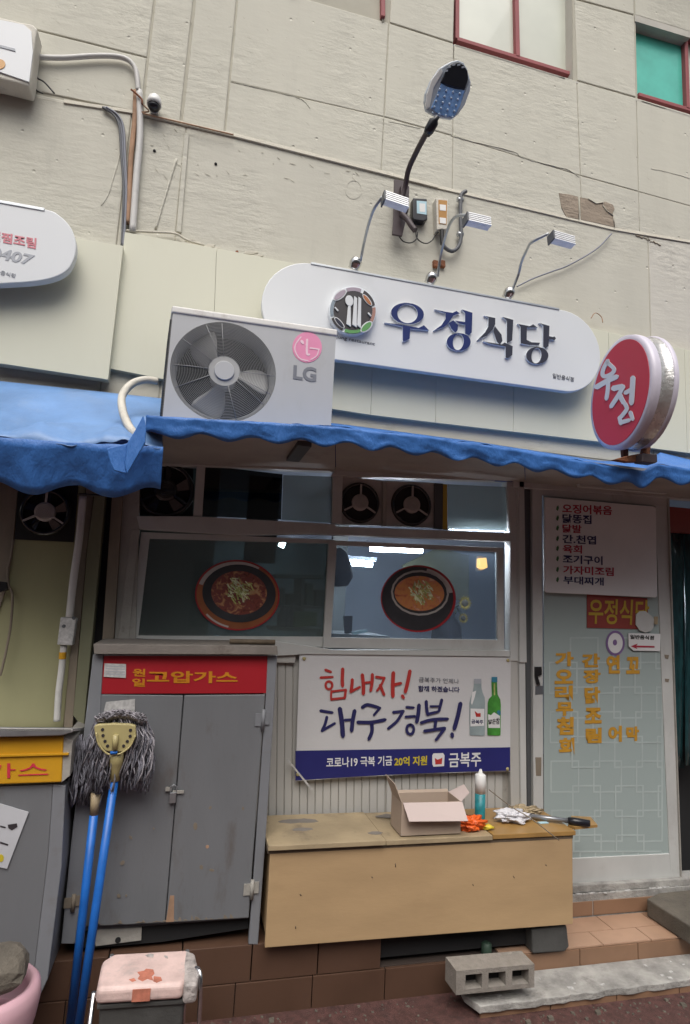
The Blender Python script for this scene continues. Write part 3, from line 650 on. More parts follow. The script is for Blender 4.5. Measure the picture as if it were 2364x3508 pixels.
MB().prism([(xl,yb+0.0005,A[3].z),(xl-0.028,-0.22,A[3].z),(xl-0.028,-0.22,A[0].z-0.012),(xl,yb+0.0005,A[0].z-0.012)], (0.003,0,0)).build('side_panel', 'ac_coil', ac)
co = MB()
for i in range(46): z = A[3].z+0.015+i*(A[0].z-A[3].z-0.04)/46; co.prism([(xl-0.012,yb+0.03,z),(xl-0.036,-0.23,z),(xl-0.036,-0.23,z+0.0035),(xl-0.012,yb+0.03,z+0.0035)], (0.006,0,0))
co.box((xl-0.004,xl+0.001),(yb-0.008,yb+0.03),(A[3].z,A[0].z-0.005)); co.build('cooling_fins', 'ac_coil', ac)
MB().box((xr-0.003,xr),(yb+0.001,-0.22),(A[3].z,A[1].z-0.01)).build('side_panel', 'ac_body', ac)
MB().box((xl+0.01,xr-0.01),(-0.40,-0.385),(A[3].z,A[0].z-0.01)).build('back_plate', 'ac_dark', ac)
tp = MB(); a_, b_ = A[0]+Vector((-0.006,-0.006,0)), A[1]+Vector((0.006,-0.006,0))
tp.prism([a_+Vector((0,0,-0.022)), b_+Vector((0,0,-0.022)), b_+Vector((0,0,0.010)), a_+Vector((0,0,0.010))], (-0.03,0.335,0)); tp.build('top_cover', 'ac_top', ac, 0.008, 3)
# recessed shroud and grille
sh = MB(); sh.lathe([(RF+0.004,0.0),(RF-0.004,-0.012),(RF-0.02,-0.03),(RF-0.022,-0.11)], cc, (0,-1,0), 60, cap=False); sh.build('shroud', 'ac_ring', ac)
gr = MB(); R0 = RF-0.006
def ringtube(mb, r, y, rt_, n=64):
    mb.tube([cc+Vector((r*math.cos(2*math.pi*i/n), y, r*math.sin(2*math.pi*i/n))) for i in range(n+1)], rt_, 4, cap=False)
k = 24
for i in range(k):
    r = 0.066+(R0-0.066)*i/(k-1); ringtube(gr, r, -0.012*math.cos((r/R0)*1.4), 0.00115)
for a in (97,115,147,3,-20,-35,-72,-62+0,180,207,60,-110):
    if a in (60,-110,-62): continue
    c_, s_ = math.cos(rad(a)), math.sin(rad(a)); gr.tube([cc+Vector((0.062*c_,-0.015,0.062*s_)), cc+Vector((R0*.6*c_,-0.012,R0*.6*s_)), cc+Vector((R0*c_,-0.003,R0*s_))], 0.0015, 4)
gr.build('grille', 'ac_grille', ac)
hb = MB(); hb.prism([cc+Vector((0.041*math.cos(k*.2094),-0.017,0.041*math.sin(k*.2094))) for k in range(30)], (0,0.012,0)); hb.build('grille_cap', 'ac_body', ac, 0.002)
hb = MB(); hb.ring([cc+Vector((0.064*math.cos(k*.2),-0.010,0.064*math.sin(k*.2))) for k in range(31)], [cc+Vector((0.041*math.cos(k*.2),-0.010,0.041*math.sin(k*.2))) for k in range(31)], (0,0.004,0)); hb.build('grille_hub', 'ac_ring', ac)
fb = MB()
for a0 in (138, 12, 262):       # three broad swept blades
    rows = []
    for i in range(8):
        r = 0.05+(RF-0.075)*(i/7); row_ = []
        for j in range(9):
            w = rad(40+14*(i/7)-20*(i/7)**4); an = rad(a0)-rad(14*(i/7))+(j/8-0.5)*w
            row_.append(cc+Vector((r*math.cos(an), 0.035+0.06*(j/8), r*math.sin(an))))
        rows.append(row_)
    fb.grid(rows)
fb.lathe([(0.055,-0.10),(0.055,-0.05),(0.03,-0.045)], cc, (0,-1,0), 24); fb.build('fan', 'ac_blade', ac, solid=0.003)
lg = MB(); lc = ca([(1282,425)])[0]
lg.prism([P(x,y,AT+0.0015) for x,y in ell(lc[0],lc[1],50.5,52,0,40)], (0,0.0015,0)); lg.build('emblem', 'pink_logo', ac)
strokes('emblem_mark', 480,1000,700,[([(1235,345),(1195,400),(1190,450),(1225,510),(1290,528)],9),([(1282,365),(1280,470),(1300,480)],16),([(1305,430),(1375,440)],12),([(1372,440),(1355,490),(1310,520)],8),([(1240,378),(1250,392)],24)], 'pink_pale', ac, t=AT+0.0025)
text('LG', cr(480,1000,700,[(1178,560),(1355,582),(1350,695),(1173,668)]), AT+0.0005, 'grey_print', ac, 0.035)
z = A[3].z
for x in (xl+0.1, xr-0.14): MB().box((x,x+0.06),(-AT+0.0,-0.24),(z-0.05,z-0.0005)).build('foot', 'ac_coil', ac)
pi_ = wire('refrigerant_pipe', cr(0,700,800,[(1060,1188),(970,1178),(880,1210),(820,1290),(825,1390),(860,1480),(900,1535),(960,1600)]), [0.35,0.36,0.38,0.42,0.5,0.58,0.62,0.6], 0.0165, 'pipe_white'); tag(pi_, 'white wrapped pipe looping out of the left side of the air conditioner', 'pipe')

# ================================================================== MAIN OVAL SIGN
ST = 0.17
sg = thing('shop_sign', 'long white oval sign board with dark blue Korean lettering above the awning', 'sign', P(1450,1150,0.06))
def stadium(TL, TR, BR, BL, n=18):
    out = []
    def cap(a, b, sgn):   # half ellipse from a to b bulging outward
        c = (a+b)/2; h = (b-a)/2; d = Vector((h.z,0,-h.x))*sgn
        return [c-h*math.cos(math.pi*i/n)+d*math.sin(math.pi*i/n) for i in range(n+1)]
    a, b, c, d = [P(*p, ST) for p in (TL, TR, BR, BL)]
    return cap(b, c, -1)+cap(d, a, -1)
oc = stadium((1070,902),(1915,1060),(1945,1342),(1060,1220))
MB().prism(oc, (0,0.035,0), 0).build('sign_board', 'white_sign', sg, 0.005, 3)
tr = MB(); a, b = P(1066,897,ST+0.004), P(1917,1055,ST+0.004); tr.prism([a, b, b+Vector((0,0,-0.012)), a+Vector((0,0,-0.012))], (0,0.1,0)); tr.build('drip_rail', 'alu', sg, 0.002)
def letter(polys, rings, m, name='letter'):
    mb = MB(); k = 0; s_ = 620/1568
    for poly in polys:
        q = [P(1300+u*s_, 1000+v*s_, ST+0.012+0.0004*k) for u, v in poly]; k += 1
        mb.prism(q, (0,0.012+0.0004*k,0), 1)
    for (cx_, cy_, rx, ry, ix, iy, irx, iry, rot) in rings:
        o = [P(1300+u*s_, 1000+v*s_, ST+0.012) for u, v in ell(cx_,cy_,rx,ry,rot)]; i_ = [P(1300+u*s_, 1000+v*s_, ST+0.012) for u, v in ell(ix,iy,irx,iry,rot+8)]
        mb.ring(o, i_, (0,0.012,0), 1, True)
    mb.build(name, [m, 'letter_side'], sg)
letter([[(45,265),(205,286),(340,311),(385,288),(430,333),(268,318),(200,300)], [(202,296),(267,310),(262,404),(236,420),(203,430)]], [(243,187,143,92,243,188,88,82,6)], 'navy')
letter([[(480,150),(575,172),(635,180),(668,164),(696,186),(640,205),(604,262),(560,305),(470,335),(535,290),(572,235),(572,185)],
        [(600,268),(640,245),(682,288),(676,335),(656,352),(625,322)], [(712,150),(806,180),(800,350),(775,376),(742,362),(742,182)], [(655,248),(744,260),(744,284),(692,274)]], [(687,433,104,77,683,433,46,71,0)], 'navy')
letter([[(908,205),(1004,226),(1003,280),(985,320),(930,380),(850,416),(915,350),(943,300),(945,222)], [(1000,296),(1058,370),(1066,425),(1042,456),(1018,432),(985,335)],
        [(1066,215),(1160,242),(1150,420),(1104,446),(1105,250)], [(903,428),(1060,455),(1084,438),(1155,470),(1151,545),(1116,574),(1093,570),(1093,474),(955,448)]], [], 'charcoal_blue')
letter([[(1198,276),(1302,296),(1332,280),(1370,309),(1278,309),(1276,415),(1318,436),(1392,440),(1380,462),(1300,460),(1224,446),(1222,300)],
        [(1384,268),(1474,294),(1466,468),(1438,490),(1418,474),(1420,292)], [(1468,382),(1500,390),(1518,386),(1530,402),(1518,418),(1490,412),(1468,412)]], [(1367,551,97,74,1360,552,42,67,0)], 'charcoal_blue')
# round emblem
def lp(u, v, t=0.0): return P(1080+u*260/1568, 950+v*260/1568, ST+t)
em = MB(); em.prism([lp(x,y,0.03) for x,y in ell(778,680,492,500,0,56)], (0,0.031,0)); em.build('emblem', 'letter_side', sg, 0.002)
MB().prism([lp(x,y,0.033) for x,y in ell(780,688,400,402,0,56)], (0,0.003,0)).build('emblem_disc', 'logo_dark', sg)
def arc(a0, a1, r0, r1, m, t=0.034):
    o = [lp(x,y,t) for x,y in ell(778,682,r1,r1*1.01,0,14,a0,a1)]; i_ = [lp(x,y,t) for x,y in ell(779,686,r0,r0*1.0,0,14,a0,a1)]
    mb = MB(); n = len(o)
    for k in range(n-1): mb.prism([o[k],o[k+1],i_[k+1],i_[k]], (0,0.002,0))
    mb.build('emblem_ring', m, sg)
for a0, a1, m in ((-107,-68,'logo_lilac'),(-60,-14,'logo_dark'),(-8,30,'logo_rust'),(68,112,'logo_green'),(118,160,'logo_dark'),(166,208,'logo_blue'),(212,250,'logo_lilac')):
    arc(a0, a1, 405, 470, m)
def lens(cx_, cy_, rx, ry, rot, m, m2=None):
    MB().prism([lp(x,y,0.0365) for x,y in ell(cx_,cy_,rx,ry,rot,28)], (0,0.002,0)).build('emblem_lens', 'white_sign', sg)
    MB().prism([lp(x,y,0.038) for x,y in ell(cx_,cy_,rx*.86,ry*.7,rot,28)], (0,0.001,0)).build('emblem_lens', m, sg)
lens(512,360,165,82,-38,'logo_lilac'); lens(1075,465,150,48,52,'logo_orange'); lens(1060,1020,150,82,-42,'logo_green'); lens(500,935,150,50,48,'charcoal_blue')
sp = MB(); sp.prism([lp(x,y,0.042) for x,y in ell(708,480,82,112,-12,28)], (0,0.006,0))
for q in ([(680,590),(735,590),(738,1020),(645,960)], [(808,380),(868,430),(858,1035),(768,975)], [(895,395),(952,440),(945,1050),(868,990)], [(395,620),(420,608),(485,680),(470,705)], [(1080,735),(1105,720),(1165,785),(1145,810)]):
    sp.prism([lp(x,y,0.041) for x,y in q], (0,0.006,0))
sp.build('spoon_and_chopsticks', 'white_sign', sg, 0.001)
text('woojung restaurant', cr(1080,950,260,[(200,1150),(1240,1350),(1225,1430),(190,1230)]), ST+0.0005, 'grey_print', sg, 0.01)
text('일반음식점', cr(850,850,1214,[(1348,553),(1442,572),(1440,592),(1346,575)]), ST+0.0005, 'grey_print', sg, 0.012)

# left oval sign
STL = 0.2
s2 = thing('shop_sign', 'white rounded sign of the neighbour cut off at the left edge, red and grey lettering', 'sign', P(60,830,0.1))
p = [P(x,y,STL) for x,y in [(-500,600),(0,690),(155,716),(200,735),(240,775),(258,820),(260,860),(248,900),(225,930),(180,952),(110,965),(0,972),(-500,985)]]
q = smoothline(p[1:-1], 4); q = [p[0]]+q+[p[-1]]
MB().prism(q, (0,0.045,0)).build('sign_board', 'white_sign', s2, 0.005, 3)
tr = MB(); a, b = P(-500,594,STL+0.004), P(153,712,STL+0.004); tr.prism([a, b, b+Vector((0,0,-0.015)), a+Vector((0,0,-0.015))], (0,0.1,0)); tr.build('drip_rail', 'alu', s2, 0.002)
cl = lambda pts: cr(0,680,300,pts)
text('전찜조림', cl([(-190,565),(655,712),(640,905),(-200,740)]), STL+0.0005, 'red_print_pale', s2, 0.03)
text('0407', cl([(-140,850),(630,1020),(540,1190),(-180,1060)]), STL+0.0005, 'grey_print_light', s2, 0.03)
text('일반음식점', cl([(-170,1240),(285,1350),(265,1420),(-180,1320)]), STL+0.0005, 'grey_print_light', s2, 0.01)

# light box sign at the top left
cb = lambda pts: cr(0,40,200,pts)
lb = thing('light_box', 'weathered white light box sign at the top left corner of the wall', 'sign', P(0,240,0.1))
MB().prism([P(x,y,0.15) for x,y in [(-350,-25)]+cb([(0,140),(620,290),(880,330),(1010,460),(960,700),(900,1150),(850,1700),(780,1990),(0,1790)])+[(-350,215)]], (0,0.1,0)).build('cabinet', 'pipe_white', lb, 0.008)
MB().prism([P(x,y,0.157) for x,y in [(-350,-10)]+cb([(0,215),(640,345),(840,520),(880,1100),(780,1880),(0,1610)])+[(-350,190)]], (0,0.008,0)).build('sign_face', 'white_sign', lb)
MB().prism([P(x,y,0.16) for x,y in [(-80,140)]+cb([(0,890),(400,990),(410,1060),(0,950)])+[(-80,150)]], (0,0.003,0)).build('printed_line', 'grey_print_light', lb)
MB().prism([P(x,y,0.16) for x,y in ell(-2,219,20,17,0,20)], (0,0.003,0)).build('printed_mark', 'orange_print', lb)
w1 = MB()
for pts in ([(880,1640),(1000,1780),(1200,1900),(1460,2195)], [(850,1750),(900,1950),(960,2100),(1150,2195)], [(900,1600),(870,1800),(900,2000),(1000,2130)]):
    w1.tube(smoothline([P(x,y,0.06) for x,y in cb(pts)], 5), 0.004, 6)
tag(w1.build('cable_bundle', 'cable_black'), 'short black wires hanging from the corner of the top left light box', 'cable')
# pipe and cables on the left
cz = lambda pts: cr(0,0,800,pts)
o = thing('conduit_pipe', 'white pipe bending from the light box down the wall beside a rusty bar', 'pipe', P(445,790,0.05))
wire('pipe', cz([(215,382),(420,388),(640,375),(790,380),(870,410),(915,480),(928,610)]), 0.055, 0.0125, 'conduit', o)
wire('pipe', cz([(935,610),(940,900),(915,1200),(890,1560)]), 0.05, 0.017, 'conduit', o)
wire('rusty_bar', cz([(912,610),(905,800),(880,1050),(868,1300),(855,1500)]), 0.045, 0.013, 'rust_wall', o)
wire('rusty_clip', cz([(880,600),(910,625),(950,665),(955,700)]), 0.075, 0.005, 'rust', o)
o = thing('cable_bundle', 'grey cables bundled down the wall left of the white pipe', 'cable', P(420,820,0.05))
for k, (dx, dt) in enumerate(((0,0),(14,0.008),(-12,0.004))):
    wire('cable', cz([(700+dx,720),(780+dx,775),(815+dx,860),(825+dx,1020),(838+dx*.7,1250),(832+dx*.6,1480),(822+dx*.4,1650)]), 0.045+dt, 0.006, 'cable_grey' if k != 2 else 'cable', o)
tag(wire('cable', cz([(810,940),(800,1060),(760,1200),(725,1310),(680,1380)]), 0.03, 0.0045, 'wall_low'), 'thin painted wire branching left off the grey cable bundle', 'cable')
tag(wire('cable', cz([(945,690),(1000,745),(960,760),(1250,830),(1568,905)]), 0.06, 0.004, 'rust_wall'), 'thin brownish cable running along the ledge from the camera', 'cable')
# security camera
cm = thing('security_camera', 'small white dome security camera beside the pipe', 'camera', P(530,380,0.05))
c0 = P(528,358,0.08); cmm = MB(); cmm.lathe([(0.004,0.052),(0.02,0.049),(0.031,0.036),(0.036,0.015),(0.036,-0.005)], c0, (0,0,1), 20); cmm.build('housing', 'white_plastic', cm)
cmm = MB(); cmm.lathe([(0.031,-0.005),(0.030,-0.018),(0.02,-0.031),(0.002,-0.036)], c0, (0,0,1), 20); cmm.build('lens_dome', 'black_plastic', cm)
MB().box((c0.x-0.02,c0.x+0.02),(c0.y+0.03,-0.0),(c0.z-0.015,c0.z+0.02)).build('wall_mount', 'white_plastic', cm)

# ================================================================== STREET LAMP AND THINGS ABOVE THE SIGN
cu = lambda pts: cr(1160,580,560,pts)
sl = thing('street_lamp', 'solar street lamp on a bent dark arm fixed to the wall above the sign', 'lamp', P(1370,700,0.05))
MB().prism([P(x,y,0.10) for x,y in cu([(535,95),(610,105),(665,140),(668,400),(610,640),(518,622),(530,400)])], (0,0.012,0)).build('wall_bracket', 'brown_steel', sl, 0.002)
b2_ = MB(); b2_.prism([P(x,y,0.13) for x,y in cu([(600,150),(625,150),(625,420),(600,420)])], (0,0.04,0)); b2_.prism([P(x,y,0.131) for x,y in cu([(640,150),(680,160),(672,400),(640,390)])], (0,0.04,0)); b2_.build('clamp', 'brown_steel', sl, 0.002)
ct = [0.14,0.16,0.22,0.32,0.42,0.5]
wire('arm', [*cu([(600,300)]), *cu([(640,170)]), (1400,580), (1432,510), (1462,455), (1482,420)], ct, 0.0145, 'brown_steel', sl, 10)
wire('arm_end', cu([(610,430),(660,480),(700,540),(735,585)]), [0.13,0.15,0.17,0.18], 0.016, 'brown_steel', sl, 10)
wire('joint', cr(1320,180,340,[(660,1290),(720,1180),(770,1090),(820,1020)]), [0.5,0.52,0.54,0.55], [0.028,0.03,0.028,0.012]+[0.012]*0, 'black_plastic', sl, 10, 1) if False else MB().tube([P(*p, t_) for p, t_ in zip(cr(1320,180,340,[(650,1300),(690,1230),(770,1090),(800,1050),(830,1000)]), (0.49,0.5,0.53,0.54,0.55))], [0.018,0.026,0.026,0.013,0.012], 10).build('joint', 'black_plastic', sl)
cc2 = lambda pts: cr(1320,180,340,pts)
LT = 0.56; n_l = Vector((0.0,-0.88,-0.47)).normalized(); pc = P(*cc2([(990,560)])[0], LT)
def lpz(pts, off=0.0): return [PL(x, y, pc, n_l)+n_l*off for x, y in cc2(pts)]
MB().prism(lpz([(860,240),(960,180),(1060,130),(1150,112),(1240,150),(1300,250),(1345,420),(1340,560),(1270,800),(1160,970),(1060,1050),(880,1020),(780,985),(650,910),(630,760),(640,640),(720,440)], 0.0), -n_l*0.035).build('lamp_body', 'lamp_pale', sl, 0.008, 3)
MB().prism(lpz([(870,240),(905,300),(870,380),(760,560),(700,860),(660,900),(635,820),(650,660),(730,430)], 0.006), -n_l*0.02).build('side_wing', 'white_plastic', sl, 0.003)
MB().prism(lpz([(1320,400),(1345,470),(1335,600),(1250,830),(1140,985),(1090,1010),(1210,740),(1300,520)], 0.006), -n_l*0.02).build('side_wing', 'lamp_pale', sl, 0.003)
MB().prism(lpz([(880,490),(960,540),(1100,580),(1250,600),(1170,860),(1080,1020),(960,1010),(810,960),(720,880),(800,700)], 0.008), -n_l*0.01).build('led_panel', 'lamp_blue', sl, 0.002)
MB().prism(lpz([(930,330),(985,220),(1060,175),(1150,165),(1230,205),(1290,300),(1300,430),(1250,590),(1100,570),(960,530),(865,475)], 0.012), -n_l*0.016).build('sensor_cover', 'black_plastic', sl, 0.005, 3)
ld = MB()
for i in range(5):
    for j in range(4):
        u, v = i/4, j/3; x = 850+j*105-i*28+ (0 if True else 0); y = 590+i*92+j*22; q = PL(*cc2([(x,y)])[0], pc, n_l)+n_l*0.008
        ld.lathe([(0.006,0),(0.005,0.003),(0.002,0.004)], q, n_l, 8)
ld.build('led', 'led', sl)
hb_ = MB()
for i in range(5):
    a = 200+i*28; x, y = 1085+165*math.cos(rad(a)), 345+150*math.sin(rad(a)); q = lpz([(x,y),(x+48,y-10),(x+44,y+18),(x-6,y+26)], 0.014); hb_.prism(q, -n_l*0.006)
hb_.build('vent_slot', 'lamp_pale', sl)
# spot lights on the sign
def spot(label, base, pathpx, ts, head, ht):
    o = thing('sign_light', label, 'spotlight', P(*base, 0.1), 'spotlights over the sign')
    b = P(*base, 0.14); MB().lathe([(0.006,0.034),(0.02,0.03),(0.03,0.016),(0.033,0),(0.028,-0.022),(0.03,-0.03)], b, (0.2,-0.6,0.8), 20).build('ball_base', 'chrome', o)
    wire('gooseneck', pathpx, ts, 0.0075, 'alu', o, 8)
    (a, bb) = head; A1, B1 = P(*a, ht), P(*bb, ht); u = (B1-A1)/2; c = (A1+B1)/2
    w = Vector((0,-0.030,0.004)); v = Vector((0,0.004,0.026))
    hd = MB(); hd.obox(c, u, v*0.9, w*0.5); hd.build('head', 'alu_bright', o, 0.003)
    fn = MB()
    for k in range(5): fn.obox(c+v*(-0.84+0.42*k)+w*0.72, u*(1-0.03*(k%2)), v*0.10, w*0.2)
    fn.build('cooling_fin', 'alu_bright', o); fe_ = MB(); fe_.obox(c-w*0.56, u*0.94, v*0.7, w*0.05); fe_.build('lamp_glass', 'label_white', o)
    ec = MB(); ec.obox(A1-u.normalized()*0.004, u.normalized()*0.0035, v*0.95, w*0.9); ec.build('end_cap', 'cable', o)
spot('leftmost of the three small sign lights, its head in front of the brown lamp bracket', (1218,902), cu([(210,880),(225,800),(250,680),(290,520),(340,380),(420,265)]), [0.16,0.2,0.3,0.42,0.5,0.55], cu([(435,285),(655,360)]), 0.57)
spot('middle of the three small sign lights, its head in front of the black conduit', (1478,953), cu([(950,1030),(970,880),(1000,730),(1060,540),(1130,450),(1230,440)]), [0.15,0.18,0.24,0.36,0.46,0.52], cu([(1225,485),(1440,535)]), 0.54)
spot('rightmost of the three small sign lights, standing free on the plain wall', (1744,1004), cr(850,850,1214,[(1165,195),(1195,120),(1210,60),(1235,5)])+[(1822,830),(1880,800)], [0.16,0.2,0.26,0.34,0.45,0.52], [(1890,815),(1960,835)], 0.54)
# adapter, orange box, conduit
ad = thing('power_adapter', 'black power adapter with pale blue label mounted on the wall', 'adapter', P(1440,720,0.02))
MB().prism([P(x,y,0.07) for x,y in cu([(715,270),(850,280),(855,480),(820,498),(720,485),(710,460)])], (0,0.05,0)).build('case', 'black_plastic', ad, 0.006, 3)
MB().prism([P(x,y,0.0715) for x,y in cu([(750,300),(845,308),(845,435),(752,420)])], (0,0.002,0)).build('label', 'label_blue', ad)
MB().prism([P(x,y,0.0725) for x,y in cu([(775,325),(830,330),(830,410),(778,405)])], (0,0.0015,0)).build('label', 'label_white', ad)
ob2 = thing('junction_box', 'narrow orange and white electrical box beside the black adapter', 'electrical box', P(1520,740,0.02))
MB().prism([P(x,y,0.08) for x,y in cu([(935,272),(1050,282),(1048,575),(945,578)])], (0,0.055,0)).build('case', 'pipe_white', ob2, 0.003)
MB().prism([P(x,y,0.082) for x,y in cu([(958,292),(1042,300),(1036,530),(962,520)])], (0,0.003,0)).build('cover', 'orange_box', ob2)
MB().prism([P(x,y,0.0835) for x,y in cu([(970,335),(1030,342),(1030,398),(972,392)])], (0,0.002,0)).build('label', 'label_white', ob2)
MB().prism([P(x,y,0.0835) for x,y in cu([(970,460),(1030,468),(1030,522),(972,515)])], (0,0.002,0)).build('label', 'label_white', ob2)
cp = thing('cable_conduit', 'black corrugated conduit curling up the wall right of the orange box', 'conduit', P(1570,800,0.02))
wire('conduit', cu([(990,690),(1020,750),(1090,785),(1150,740),(1175,640),(1170,480),(1170,320),(1180,240),(1225,210)]), 0.06, 0.011, 'cable', cp, 10)
wire('plug', cu([(990,580),(990,640),(995,720)]), 0.075, 0.012, 'cable_black', cp, 10)
for x, y in cu([(1165,290),(1165,620)]): MB().tube([P(x-9,y,0.055),P(x+10,y+3,0.055)], 0.014, 10).build('pipe_clip', 'alu', cp)
for k, pts in enumerate(([(580,640),(620,690),(690,705),(745,670),(760,600)], [(745,500),(745,640),(790,695),(850,710),(900,680)], [(900,680),(940,620),(980,590)])):
    tag(wire('cable', cu(pts), 0.05, 0.0035, 'cable_black'), ['thin black wire looping under the brown lamp bracket', 'thin black wire looping under the black adapter', 'short black wire tail below the orange box'][k], 'cable')
rc = thing('cable_bracket', 'small rusty bracket on the wall above the middle sign light', 'bracket', P(1505,900,0.02))
for x in (935,1005): MB().prism([P(a,b,0.05) for a,b in cu([(x-22,865),(x+20,875),(x+22,935),(x-20,925)])], (0,0.03,0)).build('plate', 'rust', rc, 0.002)
MB().prism([P(a,b,0.045) for a,b in cu([(950,880),(990,888),(990,915),(950,908)])], (0,0.02,0)).build('bridge', 'brown_steel', rc)
tag(wire('cable', cr(850,850,1214,[(1190,170),(1260,135),(1340,105),(1420,75),(1540,5)])+[(2095,800)], 0.05, 0.0045, 'cable_grey'), 'grey wire slanting up the wall from the right sign light', 'cable')
tag(wire('cable', [(2025,1090),(2040,1072),(2060,1085),(2065,1105)], 0.07, 0.0026, 'rust_wall'), 'small rusty wire hook above the right end of the oval sign', 'cable')

# ================================================================== ROUND BLADE SIGN
bs = thing('blade_sign', 'round red and white projecting sign on a rusty stand above the door', 'sign', P(2180,1580,0.72))
psi = rad(-9); nrm = Vector((-math.cos(psi), -math.sin(psi), 0)); bc = Vector((1.815, -0.735, 2.645))
ct_ = PL(2124,1347,bc,nrm); bc = ct_; RB = 0.250
MB().lathe([(RB-0.006,0.004),(RB+0.004,0.0),(RB+0.006,-0.02),(RB-0.001,-0.022),(RB-0.001,-0.088),(RB+0.004,-0.09),(RB+0.004,-0.108),(RB-0.006,-0.112)], bc, nrm, 56).build('drum', 'blade_steel', bs)
rg = MB()
for h0, h1 in ((0.006,-0.034),(-0.090,-0.112)): rg.lathe([(RB-0.014,h0),(RB+0.006,h0),(RB+0.0085,(h0+h1)/2),(RB+0.006,h1)], bc, nrm, 56, cap=False)
rg.build('rim_ring', 'blade_ring', bs)
fa = MB(); fa.lathe([(RB-0.0135,0.0045),(RB-0.0135,0.0085)], bc, nrm, 56); fa.build('sign_face', 'blade_red', bs)
strokes('lettering', 2000,1140,340,[([(385,440),(320,560),(300,660),(345,690),(455,640),(480,570),(400,490),(370,470)],62),([(205,860),(360,770),(530,690)],80),([(390,790),(385,900),(362,1050)],62),
    ([(475,880),(620,845)],90),([(630,850),(560,980),(435,1170)],68),([(575,990),(640,1110)],80),([(785,710),(775,900),(760,1120)],80),([(670,950),(750,900)],70),
    ([(660,1120),(690,1200),(640,1280),(570,1360)],62),([(575,1340),(595,1440)],62),([(590,1420),(730,1380)],70),([(750,1260),(785,1370)],66)], 'white_sign', bs, pl=(bc+nrm*0.009, nrm), th=0.002)
cbk = lambda pts: cr(2000,1140,340,pts)
t0 = 0.72
sb = MB()
sb.prism([P(x,y,0.70) for x,y in cbk([(620,1780),(710,1790),(710,1960),(630,1950)])], (0,0.02,0)); sb.prism([P(x,y,0.80) for x,y in cbk([(960,1780),(1060,1790),(1050,1920),(930,1900)])], (0,0.02,0))
sb.build('upright', 'rust', bs, 0.002)
MB().prism([P(x,y,0.80) for x,y in cbk([(480,2000),(650,1950),(930,1900),(930,2035),(700,2040)])], (0,0.03,0)).build('base_bar', 'rust', bs, 0.003)
MB().prism([P(x,y,0.84) for x,y in cbk([(930,1905),(1160,1920),(1168,2040),(1130,2060),(920,2035)])], (0,0.05,0)).build('base_bar', 'brown_steel', bs, 0.003)

# ================================================================== SHOPFRONT
B1 = lambda pts: cr(350,1400,800,pts)
B2 = lambda pts: cr(1050,1550,800,pts)
B3 = lambda pts: cr(1750,1600,614,pts)
B4 = lambda pts: cr(1750,2200,614,pts)
B0 = lambda pts: cr(0,1600,500,pts,1293.0)
# left flank posts and dirty panels
def post(px, t, th, m, name='post'): return slab(name, px, t, th, m, bld, 0.002)
post(B0([(1100,120),(1240,120),(1200,1600),(1010,1600)]), 0.005, 0.05, 'frame_dirty')
post(B0([(1000,120),(1096,120),(1004,1550),(905,1550)]), 0.03, 0.08, 'dirty_post')
post(B0([(945,120),(998,120),(905,1600),(815,1600)]), -0.02, 0.02, 'black_void')  # black sheet painting the shade in the gap between two posts
post(B0([(850,120),(943,120),(812,1560),(740,2327),(648,2200),(700,1600),(775,700)]), 0.05, 0.08, 'olive_post')
post(B0([(770,120),(848,120),(772,720),(698,1560),(640,2327),(560,2327),(660,1200),(730,500)]), 0.035, 0.06, 'dirty_post')
post([(-300,1600),(300,1600),(216,2500),(100,3350),(-300,3350)], 0.0, 0.1, 'cream_wall', 'side_wall')
post(B0([(0,100),(165,100),(120,640),(60,1060),(-20,1300),(-20,100)]), 0.01, 0.02, 'dirty_post')
pg = MB(); pg.prism([P(x,y,-0.02) for x,y in [(300,2200),(345,2200),(240,3300),(150,3300)]], (0,0.02,0)); pg.build('shadow_gap', 'black_void', bld)

